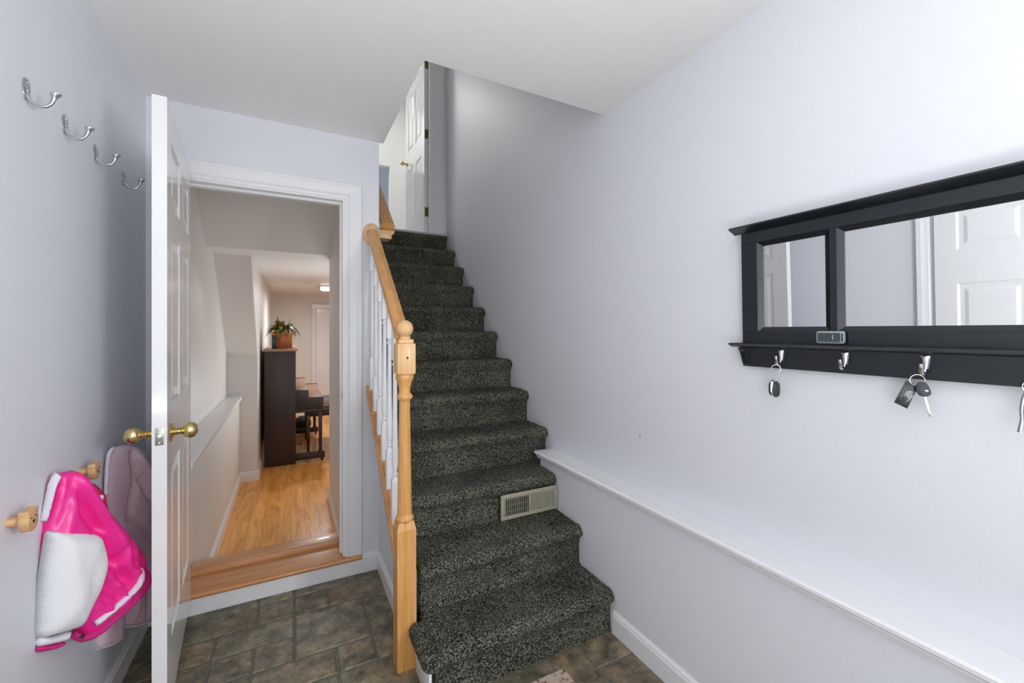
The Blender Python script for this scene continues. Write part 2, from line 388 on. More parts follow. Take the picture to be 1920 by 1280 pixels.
# --- landing upstairs
mb = MB().box(.31, .447, 4.08, 4.20, ZU, 4.85).box(1.262, XR, 4.08, 4.20, ZU, 4.85).box(.447, 1.262, 4.08, 4.20, 4.37, 4.85)
struct('wall_landing_front', mb, 'upwall', smooth=False)
struct('wall_landing_far', MB().box(1.262, 3.0, 6.2, 6.3, ZU, 4.85).box(-.6, 1.262, 6.2, 6.3, 3.73, 4.85), 'upwall', 'bright white wall upstairs behind the open door', 'wall', smooth=False)
struct('wall_landing_right', MB().box(1.50, 1.60, 4.20, 6.2, ZU, 4.85), 'upwall', smooth=False)
struct('wall_landing_left', MB().box(-.7, -.6, 1.6, 8.1, ZU, 4.85), 'upwall')
struct('wall_landing_beyond', MB().box(-.6, 3.0, 8.0, 8.1, ZU, 4.85), 'wall', 'grey wall seen through the opening upstairs', 'wall')

# --- trim
def casing_v(mb, xin, xout, z0, z1, y=YB):
    """vertical casing leg, stepped profile; xin is the opening side"""
    s = 1 if xout > xin else -1
    prof = [(xin, y), (xin, y-.010), (xin+s*.012, y-.012), (xin+s*.016, y-.008), (xin+s*.024, y-.014), (xin+s*.060, y-.019), (xout-s*.004, y-.019), (xout, y-.014), (xout, y)]
    mb.prism(prof, 'z', z0, z1)
def baseboard(name, a, b, n, z0, h=.10, t=.013, mat='trim', label=None):
    """a, b: (x, y) ends on the wall face; n: outward normal (x, y)"""
    a = Vector((a[0], a[1], 0)); b = Vector((b[0], b[1], 0)); n = Vector((n[0], n[1], 0))
    prof = [(0, 0), (t, 0), (t, h*.78), (t*.75, h*.84), (t*.75, h*.9), (t*.35, h*.97), (t*.3, h), (0, h)]
    mb = MB(); mb.ring([[a+n*o_+Vector((0,0,z0+z_)) for o_, z_ in prof], [b+n*o_+Vector((0,0,z0+z_)) for o_, z_ in prof]])
    return struct(name, mb, 'trim', label, 'baseboard' if label else None, smooth=False)
mb = MB()
cw = .352-DX1
pf = [(0, 0), (0, .010), (.012, .012), (.016, .008), (.024, .014), (.060, .019), (cw-.004, .019), (cw, .014), (cw, 0)]
mb.ring([[Vector((DX1+o_, YB-t_, .105)) for o_, t_ in pf], [Vector((DX1+o_, YB-t_, DZ+o_)) for o_, t_ in pf], [Vector((DX0-o_, YB-t_, DZ+o_)) for o_, t_ in pf], [Vector((DX0-o_, YB-t_, .105)) for o_, t_ in pf]])
# jambs and stops inside the opening
mb.box(DX1-.012, DX1+.004, YB-.004, YB+.12, ZF-.01, DZ+.004).box(DX0-.004, DX0+.012, YB-.004, YB+.12, ZF-.01, DZ+.004).box(DX0+.012, DX1-.012, YB-.004, YB+.12, DZ-.012, DZ+.004)
mb.box(DX1-.024, DX1-.012, YB+.04, YB+.075, ZF-.01, DZ-.024).box(DX0+.012, DX1-.012, YB+.04, YB+.075, DZ-.024, DZ-.012)
t1 = struct('trim_1', mb, 'trim', 'white moulded casing around the hall doorway', 'door casing', smooth=False)
MB().box(DX1-.0145, DX1-.0115, YB+.004, YB+.034, .985, 1.045).build('strike_plate', 'nickel', t1, bevel=.001, label='metal strike plate')
# sill under the doorway
mb = MB().prism([(YB-.018, 0), (YB+.01, 0), (YB+.01, .078), (YB-.018, .078)], 'x', DX0-.13, .352)
struct('trim_2', mb, 'trim', 'white riser board under the oak door sill', 'trim', smooth=False, bevel=.002)
R = .013
nose = [(YB-.030+R*(1-math.cos(a)), .091+R*math.sin(a)) for a in [PI*(-.5+i/8) for i in range(9)]]
mb = MB().prism(nose + [(2.665, .104), (2.665, .078)], 'x', DX0+.001, .352)
s1 = thing('door_sill', (0, YB, .078), 'orange oak door sill with a rounded nose under the hall doorway', 'door sill')
mb.build('tread', 'oak_sill', s1)
MB().prism([(2.668, .085), (2.672, .085), (2.79, .085), (2.79, .124), (2.70, .130), (2.672, .126), (2.668, .118)], 'x', DX0+.001, DX1-.014).build('reducer_strip', 'oak_sill', s1)

baseboard('baseboard_left', (XL, -3.28), (XL, YB), (1, 0), 0, .10, label='white baseboard along the left wall')
baseboard('baseboard_back', (.352, YB), (.44, YB), (0, -1), 0, .10, .018, label='short white baseboard between doorway and banister')
baseboard('baseboard_knee', (XS, YB-.013), (XS, 1.762), (-1, 0), 0, .10, label='white baseboard on the knee wall')
baseboard('baseboard_right', (XLOW, -3.28), (XLOW, 1.468), (-1, 0), 0, .10, label='white baseboard along the lower right wall')
HALL[0] = True
baseboard('baseboard_hall_left', (-.372, 2.24), (-.372, 4.08), (1, 0), ZF, .08, label='white baseboard on the left of the hall')
baseboard('baseboard_hall_pillar', (-.372, 4.08), (-.235, 4.08), (0, -1), ZF, .08, label='white baseboard across the foot of the hall wall corner')
baseboard('baseboard_hall_beyond', (-.248, 4.08), (-.248, 6.9), (1, 0), ZF, .08)
baseboard('baseboard_hall_right', (.2485, 3.37), (.2485, 2.24), (-1, 0), ZF, .08, label='white baseboard on the right of the hall')
baseboard('baseboard_hall_far', (-.248, 6.9), (.27, 6.9), (0, -1), ZF, .08)
HALL[0] = False
# ledge on the right wall
lx = 1.262
prof = [(XR, .655), (lx+.006, .655), (lx, .650), (lx, .641), (lx+.008, .634), (lx+.014, .630), (lx+.014, .624), (lx+.020, .619), (lx+.022, .612), (XLOW, .610), (XLOW, .6345), (XR, .6345)]
struct('trim_3', MB().prism(prof, 'y', -3.28, 2.125), 'trim', 'long white painted ledge running along the right wall to the stairs', 'ledge', smooth=False, sharp=20)
# ledge in the hall
HALL[0] = True
struct('trim_4', MB().prism([(-.462, .80), (-.36, .80), (-.352, .806), (-.352, .822), (-.358, .828), (-.462, .828)], 'y', 2.11, 4.06), 'trim', 'white ledge on the left wall of the hall', 'ledge', smooth=False)
HALL[0] = False

# ================================================================== DOORS
def door_leaf(w_, h, t, rows=(.11, .21, .10, .58, .21, .59), st=.105, mid=.095):
    """local: hinge edge at x=0, leaf to x=w_, thickness y 0..t, z 0..h (rows from the top)"""
    mb = MB(); rec = .007
    mb.box(.01, w_-.01, rec, t-rec, .01, h-.01)
    pw = (w_-2*st-mid)/2
    xs = [(st, st+pw), (st+pw+mid, w_-st)]
    zs = []; z = h
    zt = h-rows[0]; zs.append((zt-rows[1], zt)); zt -= rows[1]+rows[2]; zs.append((zt-rows[3], zt)); zt -= rows[3]+rows[4]; zs.append((zt-rows[5], zt))
    def frame(x0, x1, z0, z1): mb.box(x0, x1, 0, t, z0, z1)
    frame(0, st, 0, h); frame(w_-st, w_, 0, h); frame(st+pw, st+pw+mid, 0, h)
    for (xa, xb) in xs:
        edges = [h] + [v for z0, z1 in zs for v in (z1, z0)] + [0]
        for i in range(0, len(edges), 2): frame(xa, xb, edges[i+1], edges[i])
        for z0, z1 in zs:
            for y_out, y_in in ((0.0, rec), (t, t-rec)):
                s = .010   # sloping moulding round the recess
                o = [(xa, z0), (xb, z0), (xb, z1), (xa, z1)]; i_ = [(xa+s, z0+s), (xb-s, z0+s), (xb-s, z1-s), (xa+s, z1-s)]
                A = [mb.bm.verts.new((x, y_out + (.0015 if y_out == 0 else -.0015), z)) for x, z in o]; B = [mb.bm.verts.new((x, y_in, z)) for x, z in i_]
                for k in range(4): mb.bm.faces.new((A[k], A[(k+1)%4], B[(k+1)%4], B[k]))
                q = .028; q2 = .045; yo = y_out + (.0015 if y_out == 0 else -.0015)
                c = [(xa+q, z0+q), (xb-q, z0+q), (xb-q, z1-q), (xa+q, z1-q)]; d = [(xa+q2, z0+q2), (xb-q2, z0+q2), (xb-q2, z1-q2), (xa+q2, z1-q2)]
                Cc = [mb.bm.verts.new((x, y_in, z)) for x, z in c]; D = [mb.bm.verts.new((x, yo, z)) for x, z in d]
                for k in range(4): mb.bm.faces.new((Cc[k], Cc[(k+1)%4], D[(k+1)%4], D[k]))
                mb.bm.faces.new(D)
    return mb
def knob(mb, c, ax, s=1.0):
    mb.lathe([(.0, 0), (.031*s, 0), (.033*s, .003), (.030*s, .007), (.018*s, .010), (.012*s, .014), (.010*s, .020), (.013*s, .024), (.010*s, .028), (.012*s, .032),
              (.020*s, .038), (.0255*s, .047), (.0265*s, .056), (.024*s, .066), (.017*s, .073), (.008*s, .077), (.0, .078)], c, ax, 28)
# entry side door, opened toward the camera
def place_mesh(o, loc, rz): o.location = loc; o.rotation_euler = (0, 0, rz)
P_h = Vector((-.424, 2.485)); P_n = Vector((-.354, 1.716)); dv = (P_n-P_h); Wd = dv.length; ang = math.atan2(dv.y, dv.x)
lf = door_leaf(Wd, 2.025, .038)
d1 = lf.build('door_1', 'doorp', kind='structure', label='white six-panel door standing open into the entry', cat='door', smooth=False)
# leaf occupies y 0..t on the left of its direction; direction points to -Y, so left is +X -> shift to the -X side
tdir = Vector((-math.sin(ang), math.cos(ang)))
place_mesh(d1, (P_h.x - tdir.x*.038, P_h.y - tdir.y*.038, .085), ang)
OFF[d1.name] = Vector((0, 0, 0))
kz = .935
m_ = MB(); knob(m_, (Wd-.062, .038, kz), 'y'); k1 = m_.build('door_knob', 'brass', d1, label='polished brass knob on the hall side of the leaf')
m_ = MB(); knob(m_, (Wd-.062, 0, kz), (0, -1, 0)); m_.build('door_knob', 'brass', d1, label='polished brass knob on the wall side of the leaf')
m_ = MB().prism([(.008, kz-.028), (.030, kz-.028), (.030, kz+.028), (.008, kz+.028)], 'x', Wd-.001, Wd+.0012)
lp = m_.build('latch_plate', 'steelplate', d1, bevel=.003)
MB().prism([(.012, kz-.010), (.026, kz-.010), (.026, kz+.010), (.012, kz+.010)], 'x', Wd, Wd+.009).build('latch_bolt', 'nickel', lp, bevel=.002)
m_ = MB()
for q in (-.021, .021): m_.lathe([(.0, 0), (.004, 0), (.003, .0012), (0, .0014)], (Wd+.0012, .019, kz+q), 'x', 12)
m_.build('screws', 'nickel', lp)
# upstairs door, open away from the camera
d2 = door_leaf(.74, 2.03, .035).build('door_2', 'doorp', kind='structure', label='white six-panel door standing open at the top of the stairs', cat='door', smooth=False)
place_mesh(d2, (1.213, 4.13, ZU+.012), math.radians(90.5)); OFF[d2.name] = Vector((0,0,0))
m_ = MB(); knob(m_, (.74-.06, .035, .93), 'y', .9); m_.build('door_knob', 'brass', d2, label='small brass knob')
for hz in (.22, 1.00, 1.70):
    m_ = MB().box(-.0015, .0, .004, .031, hz-.045, hz+.045).lathe([(0, -.047), (.0055, -.047), (.0055, .047), (0, .047)], (-.006, .0, hz), 'z', 12).box(-.030, -.0005, -.0045, -.0025, hz-.045, hz+.045)
    m_.build('hinge', 'brass_dull', d2, label='aged brass hinge')
# casing of the upstairs door
mb = MB(); casing_v(mb, 1.262, 1.362, ZU, 4.36, 4.08); casing_v(mb, .53, .448, ZU, 4.36, 4.08)
mb.box(1.215, 1.262, 4.065, 4.20, ZU, 4.36).box(.45, .53, 4.08, 4.2, ZU, 4.36)
struct('trim_5', mb, 'trim', 'white door casing at the top of the stairs', 'door casing', smooth=False)
# door on the left wall beside the camera, seen in the mirror
d3 = door_leaf(.80, 2.03, .035, rows=(.11, .215, .185, .55, .20, .55), st=.09, mid=.10).build('door_3', 'doorp', kind='structure', label='white panelled front door seen in the mirror', cat='door', smooth=False)
place_mesh(d3, (XL+.002, .215, .01), PI/2); d3.rotation_euler = (0, 0, PI/2)
d3.location = (XL+.036, .215, .01)
mb = MB()
def cas_x(mb, yin, yout, z0, z1):
    s = 1 if yout > yin else -1
    prof = [(XL, yin), (XL+.014, yin), (XL+.016, yin+s*.012), (XL+.011, yin+s*.016), (XL+.018, yin+s*.026), (XL+.026, yin+s*.055), (XL+.026, yout-s*.004), (XL+.018, yout), (XL, yout)]
    mb.prism(prof, 'z', z0, z1)
cas_x(mb, 1.022, 1.102, 0, 2.13); cas_x(mb, .205, .125, 0, 2.13); mb.box(XL, XL+.02, .125, 1.102, 2.05, 2.13)
struct('trim_6', mb, 'trim', 'white casing round the front door seen in the mirror', 'door casing', smooth=False)
# far door in the hall
d4 = door_leaf(.90, 1.95, .038, rows=(.11, .21, .09, .53, .13, .53), st=.125, mid=.125).build('door_4', 'doorp', kind='structure', label='white panelled door on the far wall of the hall', cat='door', smooth=False)
HALL[0] = True
place_mesh(d4, hsc((.335, 6.862, ZF+.005)), 0)
mb = MB(); casing_v(mb, .335, .27, ZF, 1.69, 6.9); casing_v(mb, 1.055, 1.12, ZF, 1.69, 6.9); mb.box(.27, 1.12, 6.876, 6.9, 1.69, 1.755)
struct('trim_7', mb, 'trim', 'white casing of the far hall door', 'door casing', smooth=False)
HALL[0] = False

# ================================================================== STAIRCASE
def zt(k): return .193*k
def yr(k): return 1.245 + .234*k       # riser face
def carpet_step(k, x0, x1, ytop_end, seed):
    """profile in (y, z): riser, rounded nose, tread; jittered pile"""
    r = yr(k); z0, z1 = zt(k-1)+.001, zt(k)
    P = []
    n1 = 14
    for i in range(n1): P.append((r + .004*math.sin(PI*i/n1), z0 + (z1-.072-z0)*i/(n1-1)))
    R_ = .034
    cy, cz = r+.010, z1-R_
    for i in range(1, 14):
        a = PI*1.18 - (PI*1.18-PI*.5)*i/13.0
        P.append((cy + R_*1.05*math.cos(a), cz + R_*math.sin(a)))
    n2 = int((ytop_end-cy)/.009)
    for i in range(1, n2+1): P.append((cy + (ytop_end-cy)*i/n2, z1 - .0))
    nx = int((x1-x0)/.009)
    rg = np.random.RandomState(seed)
    bm = bmesh.new(); rows = []
    for i in range(nx+1):
        x = x0 + (x1-x0)*i/nx
        e = min(i, nx-i)*(x1-x0)/nx
        dip = .010*max(0, 1-e/.02)**2
        row = []
        for j, (y, z) in enumerate(P):
            lo = noise.noise((x*6, y*6, k*3.1))*.0035
            jx, jy, jz = rg.uniform(-.0022, .0022, 3)
            if j == 0 or j == len(P)-1: jy = jz = lo = 0
            if i in (0, nx): jx = 0
            row.append(bm.verts.new((x+jx, y+jy-lo+(dip if j < n1+10 else 0), z+jz+lo-(dip if j > n1 and j < len(P)-1 else 0))))
        rows.append(row)
    for i in range(nx):
        for j in range(len(P)-1): bm.faces.new((rows[i][j], rows[i+1][j], rows[i+1][j+1], rows[i][j+1]))
    for i in (0, nx):
        a = bm.verts.new((rows[i][0].co.x, ytop_end, z0)); bm.faces.new(rows[i]+[a])
    mb = MB(); mb.bm.free(); mb.bm = bm
    return mb
st = thing('staircase', (.86, 1.47, 0), 'staircase carpeted in dark grey-green frieze rising to the upper floor', 'staircase')
for k in range(1, 13):
    x0 = .472 if k < 7 else XS+.001; x1 = XLOW-.002 if k < 4 else XR-.002
    ye = yr(k+1)+.01 if k < 12 else yr(12)+.03
    mb = carpet_step(k, x0, x1, ye, k)
    o = mb.build('carpeted_step', 'carpet', st, sharp=180)
    if k == 1: step1 = o
# step 1: carpet wrapped round the left end in front of the newel
def wrap_end():
    bm = bmesh.new(); rg = np.random.RandomState(50)
    r = yr(1); z1 = zt(1); R_ = .034; ys = [r-.022 + .006*i for i in range(int((1.672-(r-.022))/.006)+1)]
    rows = []
    for y in ys:
        back = min(1.0, (y-(r-.022))/.03); q = math.sqrt(max(0, 1-(1-back)**2))
        row = []
        for i in range(15):
            a = PI*1.35 - (PI*1.35-PI*.5)*i/14.0
            x = .447 + (-.034)*(-math.cos(a))*q if False else .449 + .036*math.cos(a)*q; z = z1-R_ + R_*math.sin(a)*(.55+.45*q)
            jx, jy, jz = rg.uniform(-.0018, .0018, 3)
            row.append(bm.verts.new((x+jx, y+jy, z+jz)))
        row.append(bm.verts.new((.475, y, z1-.004))); row.append(bm.verts.new((.475, y, z1-.075)))
        rows.append(row)
    for i in range(len(rows)-1):
        for j in range(16): bm.faces.new((rows[i][j], rows[i+1][j], rows[i+1][j+1], rows[i][j+1]))
    bm.faces.new(rows[0]); bm.faces.new(rows[-1])
    mb = MB(); mb.bm.free(); mb.bm = bm; return mb
wrap_end().build('carpet_wrap', 'carpet', step1, sharp=180)
MB().box(.440, .451, yr(1)+.004, 1.675, 0, .135).build('end_panel', 'trim', st, bevel=.002, label='white painted end of the bottom step')
MB().box(XS, XR-.002, 4.03, 4.105, ZU-.014, ZU+.006).build('top_threshold', 'threshold', st, bevel=.004, label='pale grey strip at the top step')

# ================================================================== BANISTER
NX, NY = .4095, 1.722; hw = .0375
rail = thing('stair_banister', (NX, NY, 0), 'oak banister with turned newel post and white balusters', 'banister')
def newel():
    mb = MB().box(NX-hw, NX+hw, NY-hw, NY+hw, 0, .56)
    # chamfered shoulder to round
    mb.ring([[Vector((NX+sx*hw, NY+sy*hw, .56)) for sx, sy in ((-1,-1),(1,-1),(1,1),(-1,1))], [Vector((NX+sx*hw*.80, NY+sy*hw*.80, .590)) for sx, sy in ((-1,-1),(1,-1),(1,1),(-1,1))]])
    prof = [(.0, .575), (.031, .585), (.0355, .590), (.037, .597), (.0355, .604), (.030, .609), (.0290, .62), (.0280, .70), (.0255, .85), (.0230, .98), (.0215, 1.070), (.0235, 1.078),
            (.0300, 1.083), (.0325, 1.090), (.0300, 1.098), (.0235, 1.103), (.0215, 1.112), (.0235, 1.130), (.0290, 1.150), (.0320, 1.158), (.0355, 1.164), (.0365, 1.171), (.0350, 1.179), (.030, 1.184), (.0, 1.186)]
    mb.lathe(prof, (NX, NY, 0), 'z', 32)
    return mb
nw = newel().build('newel_post', 'oak', rail, bevel=.0, sharp=50)
MB().box(NX-hw, NX+hw, NY-hw, NY+hw, 1.182, 1.308).build('newel_block', 'oak_pale', nw, bevel=.007, seg=2)
MB().prism([(NX-.030, NY-.030), (NX+.030, NY-.030), (NX+.030, NY+.030), (NX-.030, NY+.030)], 'z', 1.307, 1.324).lathe([(0, 1.32), (.022, 1.322), (.022, 1.332), (.016, 1.338), (0, 1.34)], (NX, NY, 0), 'z', 24).build('newel_cap', 'oak_pale', nw, bevel=.004)
MB().sphere((NX, NY, 1.367), .035, seg=28).build('ball_finial', 'oak_pale', nw)
MB().lathe([(0, 0), (.0045, 0), (.0045, .002), (0, .0025)], (NX+.002, NY-hw-.0005, 1.25), (0, -1, 0), 12).build('bolt_plug', 'darkface', nw, label='dark wooden plug on the newel block')
# handrail
A = Vector((.4065, NY+.02, 1.318)); B = Vector((.4065, YB-.02, 1.905))
dr = (B-A).normalized(); nr = Vector((0, -dr.z, dr.y))
sec = [(-.018, -.030), (.018, -.030), (.022, -.020), (.020, -.010), (.029, 0), (.031, .012), (.027, .024), (.016, .031), (0, .033), (-.016, .031), (-.027, .024), (-.031, .012), (-.029, 0), (-.020, -.010), (-.022, -.020)]
mb = MB(); mb.ring([[p + Vector((u, 0, 0)) + nr*v for u, v in sec] for p in (A, A.lerp(B, .5), B)])
mb.build('handrail', 'oak_rail', rail, sharp=35)
MB().lathe([(0, 0), (.046, 0), (.047, .008), (.043, .014), (.030, .019), (0, .021)], (.4065, YB-.0005, 1.905), (0, -1, 0), 32, ry=1.38).build('rail_rosette', 'oak_pale', rail)
# sloped stringer cap, fillets
def slab(x0, x1, y0, y1, dz0, dz1): return [(x0,y0,capz(y0)+dz0),(x1,y0,capz(y0)+dz0),(x1,y1,capz(y1)+dz0),(x0,y1,capz(y1)+dz0),(x0,y0,capz(y0)+dz1),(x1,y0,capz(y0)+dz1),(x1,y1,capz(y1)+dz1),(x0,y1,capz(y1)+dz1)]
ys0 = NY+hw-.002; ys1 = YB-.001
cap = MB().hexa(slab(.376, .452, ys0, ys1, -.034, -.006)).hexa(slab(.384, .452, ys0, ys1, -.052, -.034)).hexa(slab(.392, .4515, ys0, ys1, -.085, -.052)).build('stringer_cap', 'oak_rail', rail, bevel=.003)
BY = [1.884 + .1165*i for i in range(6)]
fil = MB()
for y0 in BY:   # little scroll-cut fillets between the balusters
    a, b = y0+.017, y0+.1165-.017
    b = min(b, YB-.002)
    if b-a < .02: continue
    n = 8; top = [(b-(b-a)*i/n, capz(b-(b-a)*i/n)+.014+.012*math.sin(PI*i/n*1.4)) for i in range(n+1)]
    fil.prism([(a, capz(a)-.008), (b, capz(b)-.008)] + top, 'x', .392, .420)
fil.build('fillet_strip', 'oak_rail', rail, sharp=35)
def railz(y): return A.z + (B.z-A.z)*(y-A.y)/(B.y-A.y)
bx = .4055
for y0 in BY:
    zb = capz(y0)-.016; ztop = railz(y0)-.030; bb = .0155
    H_ = ztop-zb
    mb = MB()
    s0 = zb+.20 if H_ > .5 else zb+.16
    def sl(dy): return dy*.86
    mb.hexa([(bx-bb,y0-bb,zb-sl(bb)),(bx+bb,y0-bb,zb-sl(bb)),(bx+bb,y0+bb,zb+sl(bb)),(bx-bb,y0+bb,zb+sl(bb)),(bx-bb,y0-bb,s0-.012),(bx+bb,y0-bb,s0-.012),(bx+bb,y0+bb,s0-.012),(bx-bb,y0+bb,s0-.012)])
    mb.ring([[Vector((bx+sx*bb, y0+sy*bb, s0-.012)) for sx, sy in ((-1,-1),(1,-1),(1,1),(-1,1))], [Vector((bx+sx*bb*.6, y0+sy*bb*.6, s0)) for sx, sy in ((-1,-1),(1,-1),(1,1),(-1,1))]])
    t0 = ztop-.17
    mb.lathe([(0, s0-.004), (.0095, s0-.002), (.0085, s0+.008), (.0145, s0+.012), (.0145, s0+.018), (.009, s0+.022), (.0085, s0+.028), (.0125, s0+.045), (.0145, s0+.075), (.0140, s0+.11), (.0105, (s0+t0)/2),
              (.0090, t0-.06), (.0092, t0-.028), (.0145, t0-.024), (.0145, t0-.018), (.009, t0-.014), (.0090, t0-.004), (0, t0)], (bx, y0, 0), 'z', 14)
    mb.box(bx-bb*.85, bx+bb*.85, y0-bb*.85, y0+bb*.85, t0-.002, ztop-.010)
    mb.build('baluster', 'trim', rail, bevel=0, sharp=45, label='white turned baluster')
# second handrail on the stairwell's inner side
hr = thing('wall_handrail', (.53, 2.60, 1.92), 'upper oak handrail fixed inside the stairwell behind the end wall', 'handrail')
a = Vector((.522, 2.625, 1.985)); b = a + Vector((0, 1.35, 1.35*.825)); d_ = (b-a).normalized(); n_ = Vector((0, -d_.z, d_.y))
mb = MB(); mb.ring([[p + Vector((u*1.35, 0, 0)) + n_*v for u, v in sec] for p in (a, b)]); mb.build('rail', 'oak_rail', hr, sharp=35)
MB().prism([(.447, 1.915), (.538, 1.915), (.542, 1.922), (.538, 1.932), (.548, 1.944), (.556, 1.952), (.560, 1.966), (.447, 1.966)], 'y', 2.60, 2.70).build('rail_bracket', 'oak_pale', hr, bevel=.002)

# railing glimpsed beyond the landing opening
lr = thing('landing_railing', (1.3, 7.0, ZU), 'oak and white railing glimpsed through the opening upstairs', 'railing')
a = Vector((.9, 7.0, ZU+.60)); b = Vector((1.6, 7.0, ZU+1.10))
MB().tube([a, b], .03, 8).build('handrail', 'oak_rail', lr)
for i in range(7):
    x = .98+.1*i; MB().tube([(x, 7.0, ZU), (x, 7.0, ZU+.60+(x-.9)*.714)], .014, 8).build('baluster', 'trim', lr)

# ================================================================== VENT ON STEP 3
vt = thing('air_vent', (1.115, 1.915, .39), 'beige metal air vent set into a carpeted stair riser', 'vent')
vx0, vx1, vz0, vz1, vy = .942, 1.284, .392, .520, 1.913
fr = MB(); b_ = .018
fr.box(vx0, vx1, vy, vy+.010, vz0, vz0+b_).box(vx0, vx1, vy, vy+.010, vz1-b_-.004, vz1).box(vx0, vx0+.022, vy, vy+.010, vz0+b_, vz1-b_-.004).box(vx1-.022, vx1, vy, vy+.010, vz0+b_, vz1-b_-.004)
xm = (vx0+vx1)/2; fr.box(xm-.006, xm+.006, vy+.001, vy+.010, vz0+b_, vz1-b_-.004)
fr.build('frame', 'vent', vt, bevel=.0025)
gr = MB()
for half, tilt in (((vx0+.024, xm-.006), 1.0), ((xm+.006, vx1-.024), -.55)):
    n = 12
    for i in range(n):
        x = half[0] + (half[1]-half[0])*(i+.5)/n
        dx = .005*tilt
        gr.hexa([(x-.001-dx, vy+.002, vz0+b_), (x+.001-dx, vy+.002, vz0+b_), (x+.001+dx, vy+.012, vz0+b_), (x-.001+dx, vy+.012, vz0+b_),
                 (x-.001-dx, vy+.002, vz1-b_-.004), (x+.001-dx, vy+.002, vz1-b_-.004), (x+.001+dx, vy+.012, vz1-b_-.004), (x-.001+dx, vy+.012, vz1-b_-.004)])
for i in range(3): gr.box(vx0+.022, vx1-.022, vy+.013, vy+.015, vz0+.035+.03*i, vz0+.038+.03*i)
gr.build('louvres', 'vent', vt)
MB().box(vx0+.01, vx1-.01, vy+.016, vy+.02, vz0+.01, vz1-.01).build('duct', 'ventdark', vt)

# door mat
m_ = MB().box(.30, .966, .92, 1.397, 0.0005, .009)
m_.build('floor_mat', 'mat', bevel=.003, label='beige mat with a brown pattern on the tile floor before the stairs', cat='mat')

# ================================================================== COAT HOOKS ON LEFT WALL (metal)
def metal_hook(y, zc, label):
    h = thing('coat_hook', (XL, y, zc), label, 'coat hook', 'silver hooks in a row high on the left wall')
    W_, H_ = .0165, .0275
    out = []
    for i in range(28):
        a = 2*PI*i/28; s = math.sin(a); out.append((W_*math.cos(a)*(1.0 if s > 0 else 1.0-.45*(-s)**1.3), H_*s))
    fr = [[Vector((XL, y+u, zc+v)) for u, v in out], [Vector((XL+.003, y+u, zc+v)) for u, v in out], [Vector((XL+.0045, y+u*.8, zc+v*.9)) for u, v in out]]
    MB().ring(fr).build('back_plate', 'nickel', h, sharp=60)
    m_ = MB()
    for q in (.016, -.004): m_.lathe([(0, 0), (.0025, 0), (.002, .001), (0, .0012)], (XL+.0045, y, zc+q), 'x', 10)
    m_.build('screws', 'chrome', h)
    pts = [(.003, -.012), (.005, -.022), (.010, -.030), (.018, -.036), (.028, -.0385), (.038, -.036), (.046, -.029), (.0505, -.019), (.053, -.010)]
    P = [Vector((XL+a, y, zc+b)) for a, b in pts]
    MB().tube(P, [.0042, .0045, .0042, .0038, .0037, .0038, .0040, .0044, .0055], 10).lathe([(0, 0), (.0056, 0), (.0075, .005), (.0108, .010), (.0112, .0125), (.007, .0140), (0, .0145)], P[-1]-Vector((0,0,.001)), (.28, 0, 1), 18).build('arm', 'nickel', h, sharp=60)
HK = [((47, 168), 'silver wall hook nearest the camera, at the left edge'), ((120, 233), 'second silver wall hook from the camera'),
      ((178, 288), 'third silver wall hook from the camera'), ((231, 331), 'silver wall hook nearest the open white door')]
for (px, py), lb in HK:
    p = on_x(px, py, XL); metal_hook(p.y, 1.967, lb)

# ================================================================== ANIMAL PEGS
def animal_peg(y, z, pointed, label):
    h = thing('wooden_peg', (XL, y, z), label, 'wall peg', 'wooden animal-head pegs low on the left wall')
    MB().lathe([(0, 0), (.011, 0), (.011, .026), (0, .026)], (XL, y, z), 'x', 20).build('peg', 'pegwood', h, sharp=50)
    out = []
    n = 48
    for i in range(n):
        a = 2*PI*i/n; r = .0265
        for ea in (PI*.5-.72, PI*.5+.72):
            d = abs(math.atan2(math.sin(a-ea), math.cos(a-ea)))
            if pointed: r = max(r, .0265+.014*max(0, 1-d/.33))
            else: r = max(r, .0265+.008*math.sqrt(max(0, 1-(d/.34)**2)))
        out.append((y+r*math.cos(a)*.88, z+r*math.sin(a)*.95-.002))
    x0 = XL+.026
    hd = MB().prism(out, 'x', x0, x0+.018).build('head', 'pegwood', h, bevel=.0012, sharp=45)
    f = MB()
    for dy in (-.010, .010): f.lathe([(0, 0), (.0022, 0), (.0018, .0008), (0, .001)], (x0+.018, y+dy, z+.006), 'x', 10)
    f.lathe([(0, 0), (.0048, 0), (.004, .0012), (0, .0014)], (x0+.018, y, z-.004), 'x', 14, ry=.8)
    f.build('face', 'darkface', hd, label='dark nose and eyes')
animal_peg(1.432, .905, True, 'wooden animal-head peg with pointed ears left of the pink jacket')
animal_peg(1.812, .912, False, 'wooden animal-head peg with round ears between the two jackets')

